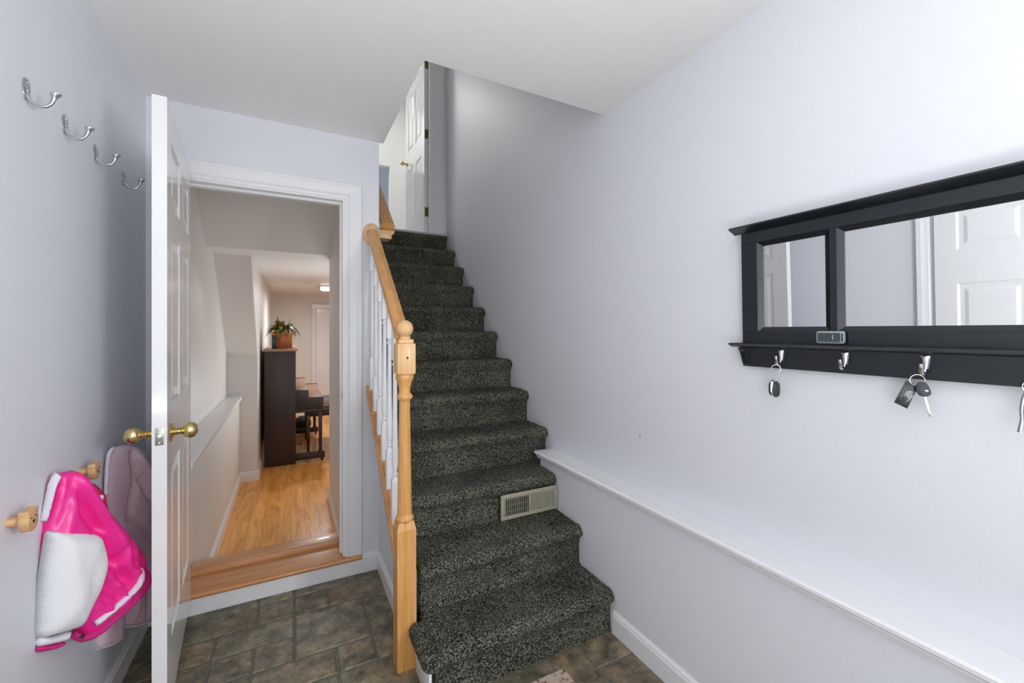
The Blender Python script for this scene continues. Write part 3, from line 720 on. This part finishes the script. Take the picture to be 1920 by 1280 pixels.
# ================================================================== JACKETS
def catmull(pts, closed=True, sub=5):
    n = len(pts); out = []
    rng = range(n) if closed else range(n-1)
    for i in rng:
        p0, p1, p2, p3 = (pts[(i-1) % n], pts[i], pts[(i+1) % n], pts[(i+2) % n]) if closed else (pts[max(i-1,0)], pts[i], pts[i+1], pts[min(i+2,n-1)])
        for k in range(sub):
            t = k/sub
            out.append(tuple(.5*((2*p1[q]) + (-p0[q]+p2[q])*t + (2*p0[q]-5*p1[q]+4*p2[q]-p3[q])*t*t + (-p0[q]+3*p1[q]-3*p2[q]+p3[q])*t**3) for q in (0, 1)))
    if not closed: out.append(pts[-1])
    return out
def strip(poly, w0, w1=None):
    poly = catmull(poly, False, 4); w1 = w0 if w1 is None else w1; L_, R2 = [], []
    n = len(poly)
    for i, p in enumerate(poly):
        a = poly[max(i-1, 0)]; b = poly[min(i+1, n-1)]; dx, dy = b[0]-a[0], b[1]-a[1]; l = math.hypot(dx, dy) or 1
        w_ = (w0+(w1-w0)*i/(n-1))/2; L_.append((p[0]-dy/l*w_, p[1]+dx/l*w_)); R2.append((p[0]+dy/l*w_, p[1]-dx/l*w_))
    return L_ + R2[::-1]
class Cloth:
    def __init__(s, a, b):
        s.p0 = Vector((a[0], a[1], 0)); s.h = (Vector((b[0], b[1], 0))-s.p0).normalized(); s.n = Vector((s.h.y, -s.h.x, 0))
    lift = 0.0
    def uv(s, px, py):
        p = on_plane(px, py, s.p0 + s.n*s.lift, s.n); return ((p-s.p0).dot(s.h), p.z)
    def pt(s, u, z, o): q = s.p0 + s.h*u + s.n*o; return Vector((q.x, q.y, z))
    def puff(s, outline, T, Tb, rim=.035, lift=0.0, folds=(), res=.009, smooth_out=True, nz=.003, nsc=14):
        """outline in px; T front bulge, Tb back bulge; folds: (polyline px, amplitude, width)"""
        s.lift = lift; ol = catmull(outline, True, 4) if smooth_out else outline
        P = [s.uv(*q) for q in ol]
        dens = []
        for i in range(len(P)):
            a, b = P[i], P[(i+1) % len(P)]; l = math.hypot(b[0]-a[0], b[1]-a[1]); k = max(1, int(l/res))
            for t in range(k): dens.append((a[0]+(b[0]-a[0])*t/k, a[1]+(b[1]-a[1])*t/k))
        D = np.array(dens); S = D; E = np.roll(D, -1, 0)
        us = np.arange(D[:,0].min(), D[:,0].max(), res); zs = np.arange(D[:,1].min(), D[:,1].max(), res)
        g = np.array([(u+(.5*res if j % 2 else 0), z) for j, z in enumerate(zs) for u in us])
        def dist(Q, S, E):
            d = E-S; L2 = (d**2).sum(1)+1e-12
            t = np.clip(((Q[:,None,:]-S[None])*d[None]).sum(2)/L2[None], 0, 1)
            return np.sqrt((((S[None]+t[...,None]*d[None])-Q[:,None,:])**2).sum(2)).min(1)
        x, y = g[:,0], g[:,1]; inside = np.zeros(len(g), bool)
        for (x1, y1), (x2, y2) in zip(S, E):
            c = ((y1 > y) != (y2 > y)) & (x < (x2-x1)*(y-y1)/((y2-y1) or 1e-12)+x1); inside ^= c
        g = g[inside]; dd = dist(g, S, E) if len(g) else np.zeros(0); g = g[dd > res*.45]
        V = [Vector(p) for p in D] + [Vector(p) for p in g]; nb = len(D)
        res_ = geometry.delaunay_2d_cdt(V, [(i, (i+1) % nb) for i in range(nb)], [], 1, 1e-7)
        vv, ff = res_[0], res_[2]
        Q = np.array([(v.x, v.y) for v in vv]); dd = dist(Q, S, E)
        t = np.clip(dd/rim, 0, 1); prof = np.sqrt(np.clip(1-(1-t)**2, 0, 1))
        hf = T*prof
        for poly, amp, wd in folds:
            pl = np.array([s.uv(*q) for q in catmull(poly, False, 4)])
            df = dist(Q, pl[:-1], pl[1:]); hf = hf + amp*np.exp(-(df/wd)**2)*t
        bm = bmesh.new(); F = []; Bk = []
        for i, v in enumerate(vv):
            o = lift + hf[i] + nz*t[i]*noise.noise((v.x*nsc, v.y*nsc*.7, T*50)) + .3*nz*t[i]*noise.noise((v.x*nsc*4, v.y*nsc*3, 3))
            f = bm.verts.new(s.pt(v.x, v.y, o)); F.append(f)
            Bk.append(f if dd[i] < 1e-5 else bm.verts.new(s.pt(v.x, v.y, lift-Tb*prof[i])))
        for f in ff:
            try: bm.faces.new([F[i] for i in f])
            except ValueError: pass
            if not all(F[i] is Bk[i] for i in f):
                try: bm.faces.new([Bk[i] for i in f][::-1])
                except ValueError: pass
        mb = MB(); mb.bm.free(); mb.bm = bm; return mb
def Z1(p): return [(x/3.2, 840+y/3.2) for x, y in p]      # readings off an enlargement
def Z2(p): return [(x/2.56, 780+y/2.56) for x, y in p]
c1 = Cloth((-.588, 1.60), (-.425, 1.88))
pj = thing('pink_jacket', (-.53, 1.70, .52), "child's bright pink satin jacket with white plush sleeve hanging on the left wall", 'jacket')
body = Z1([(345,158),(400,138),(445,135),(492,170),(535,235),(590,320),(650,398),(715,465),(775,540),(828,615),(850,680),(858,740),(835,840),(745,935),(640,1030),(560,1095),(500,1130),(440,1100),(380,1040),(300,900),(250,760),(238,660),(228,580),(255,450),(290,330),(325,200)])
F1 = [(Z1([(395,185),(420,290),(470,390),(530,480)]), -.038, .015), (Z1([(440,180),(520,330),(580,450),(640,560),(700,640)]), .020, .026),
      (Z1([(370,190),(345,300),(320,400),(290,470)]), -.024, .011), (Z1([(610,690),(680,800),(700,860)]), -.022, .013), (Z1([(560,500),(600,600),(615,680)]), -.022, .013),
      (Z1([(780,620),(790,700),(800,760)]), -.018, .012), (Z1([(640,700),(740,740),(800,720)]), .015, .012), (Z1([(620,820),(690,880),(660,950)]), .014, .011),
      (Z1([(540,820),(640,900),(600,960)]), -.014, .010), (Z1([(500,950),(600,960),(660,900)]), .012, .010), (Z1([(400,170),(400,250),(410,330)]), .010, .012), (Z1([(720,560),(700,640),(730,700)]), -.014, .010), (Z1([(660,600),(640,680),(690,760)]), -.014, .010), (Z1([(300,350),(290,430),(262,560)]), -.014, .009)]
bd = c1.puff(body, .046, .030, .05, folds=F1, nz=.009, nsc=20).build('body', 'pink', pj, sharp=180)
c1.puff(Z1([(525,212),(565,215),(602,243),(633,285),(643,385),(600,350),(555,290)]), .010, .01, .02, lift=-.004).build('collar_lining', 'crimson', pj, sharp=180)
c1.puff(strip(Z1([(345,156),(312,215),(292,290),(272,370),(256,440)]), 13, 8), .016, .01, .012, lift=.008, smooth_out=False, res=.005).build('collar_stripe', 'whiterib', pj, sharp=180, label='white collar stripe')
sl_ = Z1([(272,500),(330,492),(420,490),(510,500),(568,520),(590,570),(606,640),(606,700),(585,780),(560,850),(520,930),(480,1010),(448,1072),(400,1094),(320,1120),(240,1140),(208,1128),(197,1080),(205,980),(215,850),(235,700),(252,590)])
sv = c1.puff(sl_, .058, .0, .06, lift=.018, nz=.006, nsc=18, folds=[(Z1([(300,560),(330,760),(320,950)]), .006, .03), (Z1([(560,560),(500,740),(470,900)]), -.005, .03)]).build('sleeve', 'plush', pj, sharp=180, label='white plush sleeve')
c1.puff(Z1([(230,1136),(320,1120),(412,1094),(405,1130),(385,1158),(300,1180),(224,1190)]), .020, .012, .02, lift=.022, res=.006).build('cuff', 'whiterib', sv, sharp=180, label='white knit cuff')
c1.puff(Z1([(223,1188),(300,1178),(383,1156),(370,1182),(345,1200),(300,1213),(222,1221)]), .020, .012, .02, lift=.022, res=.006).build('cuff_edge', 'pinkrib', sv, sharp=180, label='pink knit cuff edge')
hb = c1.puff(strip(Z1([(850,722),(864,790),(825,865),(740,950),(640,1040),(560,1105),(490,1138),(435,1115)]), 15, 17), .026, .022, .02, lift=.014, smooth_out=False, res=.007).build('hem_band', 'pinkrib', pj, sharp=180)
c1.puff(strip(Z1([(843,716),(850,780),(815,840),(730,925),(640,1000),(572,1055)]), 8, 9), .010, .012, .008, lift=.049, smooth_out=False, res=.005).build('hem_stripe', 'whiterib', hb, sharp=180, label='white hem stripe')
def snap(c, px, py, lift, r, mat, parent):
    c.lift = lift; u, z = c.uv(px, py); p = c.pt(u, z, lift)
    MB().lathe([(0, 0), (r, 0), (r, .002), (r*.6, .003), (0, .0032)], p, tuple(c.n), 16).build('snap_button', mat, parent)
snap(c1, 603/3.2, 840+298/3.2, .006, .0085, 'whiterib', pj)
snap(c1, 495/3.2, 840+1128/3.2, .042, .006, 'darkface', pj)
c2 = Cloth((-.588, 1.96), (-.475, 2.20))
mj = thing('mauve_jacket', (-.55, 2.06, .42), 'dusty mauve hooded jacket with white trim hanging behind the open white door', 'jacket')
bd = c2.puff(Z2([(545,152),(600,138),(655,148),(702,188),(728,240),(745,320),(755,500),(758,700),(752,900),(748,970),(690,998),(598,1012),(560,960),(520,800),(515,600),(520,450),(508,380),(508,280),(522,190)]), .022, .025, .04, lift=-.012,
        folds=[(Z2([(610,180),(625,300),(600,450),(600,520)]), -.024, .011), (Z2([(650,300),(690,380),(720,420)]), -.020, .011), (Z2([(640,200),(700,280),(725,380)]), .018, .013),
               (Z2([(610,500),(680,560),(740,600)]), -.018, .011), (Z2([(620,760),(640,880),(620,980)]), .008, .012), (Z2([(680,800),(690,900),(685,980)]), -.008, .012)], nz=.005, res=.009).build('body', 'mauve', mj, sharp=180)
c2.puff(Z2([(505,958),(560,930),(590,950),(588,1010),(582,1068),(540,1094),(462,1120),(456,1060),(470,1000)]), .020, .012, .03, lift=-.004).build('sleeve', 'mauve', mj, sharp=180)
c2.puff(strip(Z2([(548,150),(522,185),(512,280),(507,380)]), 6, 5), .008, .008, .008, lift=.0, smooth_out=False, res=.005).build('zipper_trim', 'whiterib', mj, sharp=180, label='white front trim')
c2.puff(strip(Z2([(594,1012),(660,1004),(740,978)]), 4.0), .005, .004, .006, lift=.004, smooth_out=False, res=.004).build('hem_trim', 'whiterib', mj, sharp=180, label='white hem trim')
c2.puff(strip(Z2([(458,1120),(530,1100),(582,1070)]), 3.6), .005, .004, .006, lift=.004, smooth_out=False, res=.004).build('cuff_trim', 'whiterib', mj, sharp=180, label='white cuff trim')
c2.puff(strip(Z2([(690,792),(715,784),(745,768)]), 3.0), .005, .004, .006, lift=.012, smooth_out=False, res=.004).build('pocket_trim', 'whiterib', mj, sharp=180, label='white line across the skirt')
c2.puff(Z2([(580,520),(598,514),(612,545),(618,572),(596,568)]), .005, .004, .008, lift=.012, res=.004).build('patch', 'whiterib', mj, sharp=180, label='small white patch')

# ================================================================== MIRROR UNIT ON THE RIGHT WALL
mr = thing('wall_mirror', (XR, .26, 1.24), 'black framed wall mirror with shelf and coat hooks on the right wall', 'mirror')
YN, YF = -.38, .902
fx = 1.360
G = [(.654, .834), (-.084, .606), (-.312, -.132)]; gz0, gz1 = 1.371, 1.634
fr = MB()
fr.box(fx, XR, YN, YF, 1.240, gz0-.014).box(fx, XR, YN, YF, gz1+.014, 1.692)
ysp = [YF, .834+.014, .654-.014, .606+.014, -.084-.014, -.132+.014, -.312-.014, YN]
for i in range(0, 8, 2): fr.box(fx, XR, ysp[i+1], ysp[i], gz0-.014, gz1+.014)
fo = fr.build('frame', 'black', mr, smooth=False, bevel=.0015)
for (a, b) in G:
    lip = MB()
    o = [(a-.014, gz0-.014), (b+.014, gz0-.014), (b+.014, gz1+.014), (a-.014, gz1+.014)]; i_ = [(a, gz0), (b, gz0), (b, gz1), (a, gz1)]
    lip.ring([[Vector((fx, y, z)) for y, z in o], [Vector((fx+.010, y, z)) for y, z in i_], [Vector((fx+.016, y, z)) for y, z in i_]], caps=False)
    lip.build('inner_moulding', 'black', fo, smooth=False)
    MB().box(fx+.0125, fx+.016, a-.006, b+.006, gz0-.006, gz1+.006).build('mirror_glass', 'mirror', mr, smooth=False)
MB().prism([(XR, 1.705), (1.326, 1.705), (1.324, 1.700), (1.334, 1.695), (1.346, 1.690), (fx-.004, 1.684), (fx, 1.684), (XR, 1.692)], 'y', YN-.02, YF+.021).build('crown', 'black', mr, sharp=20)
MB().prism([(1.3595, 1.319), (1.318, 1.319), (1.316, 1.315), (1.322, 1.310), (1.334, 1.305), (1.3595, 1.305)], 'y', YN-.02, YF+.022).box(XR-.0255, XR-.001, YF, YF+.022, 1.305, 1.319).build('shelf', 'black', mr, sharp=20)
for yb in (YF-.004, YN+.022):
    pr_ = [(1.3595, 1.304), (1.330, 1.304), (1.330, 1.296), (1.337, 1.291), (1.342, 1.280), (1.348, 1.262), (1.354, 1.248), (1.3595, 1.244)]
    MB().prism(pr_, 'y', yb-.018, yb).build('bracket', 'black', mr, sharp=30)
HY4 = [.775, .603, .436, .270]
hooks = []
for y in HY4:
    zc = 1.284
    m_ = MB()
    # tapered shield plate
    out = [(-.0050, -.018), (.0050, -.018), (.0082, .006), (.0092, .014), (.0070, .018), (0, .0195), (-.0070, .018), (-.0092, .014), (-.0082, .006)]
    m_.ring([[Vector((fx, y+u, zc+v)) for u, v in out], [Vector((fx-.004, y+u*.95, zc+v*.97)) for u, v in out], [Vector((fx-.007, y+u*.35, zc+v*.9)) for u, v in out]])
    hk = m_.build('hook', 'chrome', mr, sharp=50)
    MB().tube([(fx-.004, y, zc-.012), (fx-.007, y, zc-.024), (fx-.013, y, zc-.031), (fx-.021, y, zc-.030), (fx-.027, y, zc-.022), (fx-.029, y, zc-.010), (fx-.031, y, zc-.003)],
              [.003, .0032, .0036, .0040, .0044, .0048, .0036], 10, flat=.5, up=(1, 0, 0)).build('hook_arm', 'chrome', hk, sharp=60)
    s_ = MB()
    for dy in (-.0045, .0045): s_.lathe([(0, 0), (.0024, 0), (.0018, .001), (0, .0012)], (fx-.0048, y+dy, zc+.0105), (-1, 0, 0), 10)
    s_.build('screws', 'blackplastic', hk)
mr.rotation_euler = (0, math.radians(-1.4), 0)
# remote fob on the shelf
fb = thing('key_fob', (1.342, .632, 1.319), 'grey remote key fob with dark buttons standing on the black mirror shelf', 'key fob')
def rbox(mb, c, hx, hy, hz, r=.004, n=4):
    out = []
    for qx, qz, a0 in ((1, 1, 0), (-1, 1, PI/2), (-1, -1, PI), (1, -1, 1.5*PI)):
        for i in range(n+1):
            a = a0 + PI/2*i/n; out.append((c[1]+qx*(hy-r)+r*math.cos(a), c[2]+qz*(hz-r)+r*math.sin(a)))
    return mb.prism(out, 'x', c[0]-hx, c[0]+hx)
rbox(MB(), (1.345, .632, 1.3395), .0055, .0345, .0175, .006).build('case', 'silverplastic', fb, bevel=.0015)
for i, (ya, yb2) in enumerate(((.650, .662), (.6385, .6495), (.6275, .638), (.606, .627))):
    rbox(MB(), (1.3385, (ya+yb2)/2, 1.3395), .002, (yb2-ya)/2-.0006, .0125, .0018).build('button', 'rubber', fb, label='dark fob button')
MB().tube([(1.3362, .6225, 1.346), (1.3362, .6245, 1.342), (1.3362, .6235, 1.338), (1.3362, .6220, 1.334)], .0008, 6).build('button_mark', 'whiteink', fb)
rbox(MB(), (1.3390, .6012, 1.3395), .0012, .0018, .0115, .0015).build('slot', 'blackplastic', fb)

def key_ring(c, r, n, parent, wire=.0009):
    c = Vector(c); n = Vector(n).normalized(); u = n.cross(Vector((0,0,1))).normalized(); v = Vector((0,0,1))
    MB().tube([c+u*(r*math.cos(2*PI*k/28))+v*(r*math.sin(2*PI*k/28)) for k in range(28)], wire, 6, closed=True).build('key_ring', 'chrome', parent)
vdir = Vector((.86, .5, 0))
# keys 1: oval fob
kx = 1.336
k1_ = thing('car_keys', (kx, .778, 1.152), 'oval silver and black car fob on a ring under the left end of the mirror', 'keys')
key_ring((kx, .778, 1.240), .0125, vdir, k1_)
n0 = Vector((.92, -.38, 0)).normalized()
def oval(c, n, hu, hv, ht, power=2.6, seg=30):
    c = Vector(c); n = Vector(n).normalized(); u = Vector((0,0,1)).cross(n).normalized(); fr = []
    for t, s in ((-1, .80), (-.75, .96), (0, 1.0), (.75, .96), (1, .80)):
        row = []
        for k in range(seg):
            a = 2*PI*k/seg; ca, sa = math.cos(a), math.sin(a)
            row.append(c + n*(ht*t) + u*(hu*s*math.copysign(abs(ca)**(2/power), ca)) + Vector((0,0,1))*(hv*s*math.copysign(abs(sa)**(2/power), sa)))
        fr.append(row)
    return MB().ring(fr)
nf = Vector((-.98, .15, 0))    # thin silver edge turned to the left, dark face to the right
oval((kx, .7865, 1.178), (.35, .94, 0), .0125, .0265, .0060).build('fob_shell', 'chrome', k1_)
oval((kx+.002, .7795, 1.1760), (.35, .94, 0), .0120, .0250, .0050).build('fob_body', 'blackplastic', k1_)
MB().tube([(kx-.004, .774, 1.196), (kx+.001, .773, 1.197)], .0009, 6).build('fob_line', 'chrome', k1_)
MB().tube([(kx, .778, 1.228), (kx, .779, 1.214), (kx, .780, 1.203)], .0016, 8).sphere((kx-.002, .770, 1.212), .0032).sphere((kx-.002, .764, 1.207), .0028).sphere((kx-.002, .768, 1.200), .0024).sphere((kx-.002, .760, 1.199), .0022).build('charm', 'chrome', k1_)
# keys 2: card tag and key
k2_ = thing('key_bunch', (kx, .447, 1.155), 'car key and black card tag on a ring, hanging under the mirror', 'keys')
key_ring((kx, .444, 1.239), .0135, vdir, k2_)
def facing(px, py, plane_pt, n): return on_plane(px, py, plane_pt, n)
Np = Vector((-.93, -.37, 0)).normalized(); Pp = Vector((kx, .455, 1.2))
def quad_plate(pxs, n, p, th, name, mat, parent, bev=.0008):
    pts = [facing(x, y, p, n) for x, y in pxs]
    return MB().ring([[q - n*th for q in pts], [q + n*th for q in pts]]).build(name, mat, parent, bevel=bev)
tagc = [(1699, 713), (1723, 723), (1701, 766), (1676, 754)]
Pt = Pp + Vector((.004, 0, 0))
tg = quad_plate(tagc, Np, Pt, .0006, 'card_tag', 'black', k2_)
# lettering on the tag, running down its long side
o0, o1, o3 = [facing(x, y, Pt, Np) + Np*.0008 for x, y in (tagc[0], tagc[1], tagc[3])]
ux = (o3-o0); uy = (o1-o0); Lx, Ly = ux.length, uy.length; ux.normalize(); uy.normalize()
def text_mesh(body_, size, origin, name, mat, parent, ex=.00012):
    cu = bpy.data.curves.new('lettering', 'FONT'); cu.body = body_; cu.size = size; cu.extrude = ex
    to = bpy.data.objects.new('lettering', cu); COL.objects.link(to)
    dg = bpy.context.evaluated_depsgraph_get(); me = bpy.data.meshes.new_from_object(to.evaluated_get(dg))
    bpy.data.objects.remove(to); bpy.data.curves.remove(cu)
    off = OFF[parent.name]
    for v in me.vertices: v.co = origin + ux*v.co.x + uy*v.co.y + Np*v.co.z - off
    me.materials.clear(); me.materials.append(M[mat]); o = bpy.data.objects.new(name, me); COL.objects.link(o); o.parent = parent; return o
for txt, s_, fx_, fy_ in (('Star', .0105, .30, .55), ('Subaru', .0052, .36, .40)):
    text_mesh(txt, s_, o0 + ux*(Lx*fx_) + uy*(Ly*fy_), 'tag_lettering', 'whiteink', tg)
# the small print is too fine to read in the photo: rows of tiny strokes
fine = MB()
for fy2, x0_, x1_, h_ in ((.29, .16, .80, .0013), (.18, .26, .66, .0018), (.07, .18, .84, .0012)):
    x_ = x0_; q_ = 0
    while x_ < x1_:
        if q_ % 7 != 5:
            p_ = o0 + ux*(Lx*x_) + uy*(Ly*fy2); fine.tube([p_, p_ + uy*h_ + ux*(.0003*((q_ % 3)-1))], .00016, 4)
        x_ += .022; q_ += 1
fine.build('tag_small_print', 'whiteink', tg)
sw = [o0 + ux*(Lx*(.30+.5*t)) + uy*(Ly*(.74+.16*math.sin(PI*t))) for t in [i/12 for i in range(13)]]
MB().tube(sw, [.0002+.0005*math.sin(PI*i/12) for i in range(13)], 6).build('tag_swoosh', 'whiteink', tg)
hd_px = [(1719, 719), (1728, 716), (1737, 718), (1743, 727), (1746, 737), (1741, 742), (1730, 743), (1721, 739), (1717, 729)]
Pk = Pp - Vector((.005, 0, 0))
hp = catmull(hd_px, True, 3)
kh = quad_plate(hp, Np, Pk, .004, 'key_head', 'blackplastic', k2_, bev=.0012)
quad_plate([(1731.5, 743), (1737, 743), (1746, 777), (1744.5, 781), (1741, 780), (1738, 768)], Np, Pk, .001, 'key_blade', 'nickel', k2_, .0003)
cc = facing(1737.5, 732, Pk, Np) + Np*.0043
MB().lathe([(0, 0), (.0034, 0), (.003, .0004), (.0028, .0001), (0, .0001)], cc, tuple(Np), 18, ry=.65).build('emblem', 'silverplastic', kh)
MB().tube([facing(1713, 722, Pt, Np), facing(1718, 720, Pt, Np)+Np*.002, facing(1724, 716, Pt, Np)], .0015, 8).build('strap', 'silverplastic', k2_)
# keys 3 at the frame edge
k3_ = thing('key_lanyard', (kx, .268, 1.14), 'bundle of keys with a pale strap hanging at the right edge of the picture', 'keys')
key_ring((kx, .268, 1.244), .012, vdir, k3_)
MB().tube([(kx, .275, 1.234), (kx, .279, 1.215), (kx, .281, 1.195), (kx, .280, 1.175), (kx, .283, 1.148)], [.002, .003, .003, .0028, .004], 8, flat=.5).build('key', 'nickel', k3_)
oval((kx-.004, .255, 1.195), (-.9, -.4, 0), .012, .026, .004).build('fob_body', 'blackplastic', k3_)

# ================================================================== HALL FURNITURE
HALL[0] = True
yp0, yp1 = 4.40, 5.60
pn = thing('upright_piano', (.03, 5.0, ZF), 'dark brown upright piano against the left wall of the hall', 'piano')
for y in (yp0, yp1-.03):
    MB().box(-.216, .038, y, y+.03, ZF+.004, 1.166).build('side_panel', 'piano', pn, bevel=.003)
MB().box(-.210, .030, yp0+.03, yp1-.03, .25, 1.16).build('case', 'piano', pn)
MB().box(-.222, .054, yp0-.012, yp1+.012, 1.168, 1.192).build('lid', 'pianotop', pn, bevel=.006)
for y in (yp0+.004, yp1-.034):
    MB().prism([(.038, .60), (.272, .60), (.275, .727), (.148, .731), (.143, .803), (.038, .805)], 'y', y, y+.03).build('key_cheek', 'piano', pn, bevel=.002)
MB().box(.038, .140, yp0+.034, yp1-.034, .62, .800).build('music_shelf', 'pianotop', pn, bevel=.002)
MB().box(.142, .268, yp0+.034, yp1-.034, .62, .724).build('fallboard', 'pianotop', pn, bevel=.002)
MB().box(.038, .282, yp0-.004, yp1+.004, .592, .618).build('key_bed', 'piano', pn, bevel=.003)
for y in (yp0+.012, yp1-.042):
    MB().prism([(.234, .214), (.262, .214), (.264, .592), (.230, .592)], 'y', y, y+.03).box(.230, .266, y-.003, y+.033, .204, .218).build('leg', 'piano', pn, bevel=.002)
    MB().box(.034, .288, y-.006, y+.036, ZF+.028, .205).build('toe_block', 'piano', pn, bevel=.004)
    MB().lathe([(0, -.008), (.013, -.008), (.014, 0), (.013, .008), (0, .008)], (.262, y+.012, ZF+.014), 'y', 16).build('caster', 'black', pn)
for y in (4.92, 5.0): MB().tube([(.03, y, ZF+.06), (.10, y, ZF+.05)], .01, 8, flat=.5).build('pedal', 'brass', pn)
bn = thing('piano_bench', (.33, 5.0, ZF), 'dark brown wooden piano bench tucked in front of the piano', 'bench')
MB().box(.118, .50, 4.60, 5.36, .625-.03, .61).build('seat', 'bench', bn, bevel=.004)
MB().box(.135, .49, 4.63, 5.34, .505, .595).build('apron', 'bench', bn, bevel=.002)
for x in (.150, .475):
    for y in (4.645, 5.32):
        MB().ring([[Vector((x+s*.010, y+t*.010, ZF+.001)) for s, t in ((-1,-1),(1,-1),(1,1),(-1,1))], [Vector((x+s*.018, y+t*.018, .52)) for s, t in ((-1,-1),(1,-1),(1,1),(-1,1))]]).build('leg', 'bench', bn, bevel=.001)
m_ = MB().sphere((.12, 5.75, ZF+.10), .1, 1.0, 1.1, 1.0)
m_.build('duffel_bag', 'bag', label='dark bag on the floor seen behind the piano legs', cat='bag')
# planter on the piano
pl = thing('potted_plant', (-.055, 4.75, 1.192), 'leafy variegated houseplant in an orange wooden planter on the piano', 'plant')
px0, px1, py0, py1, pz0, pz1 = -.162, .008, 4.62, 4.80, 1.193, 1.335
MB().box(px0, px1, py0, py0+.014, pz0, pz1).box(px0, px1, py1-.014, py1, pz0, pz1).box(px0, px0+.014, py0+.014, py1-.014, pz0, pz1).box(px1-.014, px1, py0+.014, py1-.014, pz0, pz1).box(px0+.014, px1-.014, py0+.014, py1-.014, pz0, pz0+.02).box(px0-.004, px1+.004, py0-.004, py0, pz1-.026, pz1+.002).box(px1, px1+.004, py0-.004, py1+.004, pz1-.026, pz1+.002).build('planter_box', 'planter', pl, bevel=.0015)
MB().box(px0+.014, px1-.014, py0+.014, py1-.014, pz1-.04, pz1-.015).build('soil', 'darkface', pl)
def leaves():
    mb = MB(); rg = random.Random(11)
    cx, cy = (px0+px1)/2, (py0+py1)/2
    specs = [(rg.uniform(0, 2*PI), rg.uniform(.35, 1.0), rg.uniform(.09, .135)) for _ in range(78)] + [(.3, .30, .17), (2.6, .15, .12), (4.2, .2, .10)]
    for i, (az, lean, L_) in enumerate(specs):
        d = Vector((math.cos(az), math.sin(az), 0)); s = Vector((-d.y, d.x, 0))
        base = Vector((cx+d.x*.035, cy+d.y*.035, pz1-.005+rg.uniform(0, .06)))
        n = 7; Lf, Rt, Md = [], [], []
        for k in range(n+1):
            t = k/n
            out = L_*lean*(t**.9)*1.0; up = L_*((1.15-lean*.35)*t - lean*1.62*t*t)+.02*t
            p = base + d*out + Vector((0, 0, up)); w_ = .021*math.sin(PI*min(1, t*.95+.04))**.8
            Md.append(mb.bm.verts.new(p+Vector((0,0,-.002)))); Lf.append(mb.bm.verts.new(p+s*w_+Vector((0,0,.002)))); Rt.append(mb.bm.verts.new(p-s*w_+Vector((0,0,.002))))
        for k in range(n):
            mb.bm.faces.new((Lf[k], Md[k], Md[k+1], Lf[k+1])); mb.bm.faces.new((Md[k], Rt[k], Rt[k+1], Md[k+1]))
    return mb
leaves().build('foliage', 'leaf', pl)
MB().box(-.158, -.118, 4.47, 4.52, 1.193, 1.315).build('speaker', 'black', bevel=.003, label='slim black speaker box on the piano beside the planter', cat='speaker')
# outlet on the hall corner wall, ceiling lamps
op = thing('wall_outlet', (-.248, 4.14, .40), 'small cream wall plate beside the piano', 'outlet')
MB().box(-.248, -.244, 4.12, 4.18, .38, .47).build('plate', 'vent', op, bevel=.001)
MB().box(-.2445, -.243, 4.135, 4.165, .395, .455).build('socket', 'trim', op)
cl = thing('ceiling_lamp', (.36, 5.4, 1.83), 'small round lit ceiling lamp in the hall', 'ceiling lamp')
MB().lathe([(0, 0), (.10, 0), (.10, -.012), (.07, -.018), (0, -.018)], (.36, 5.4, 1.88), 'z', 28).build('lamp_base', 'nickel', cl)
MB().lathe([(0, -.018), (.055, -.018), (.06, -.035), (.045, -.05), (0, -.055)], (.36, 5.4, 1.88), 'z', 28).build('lamp_shade', 'lampglass', cl)
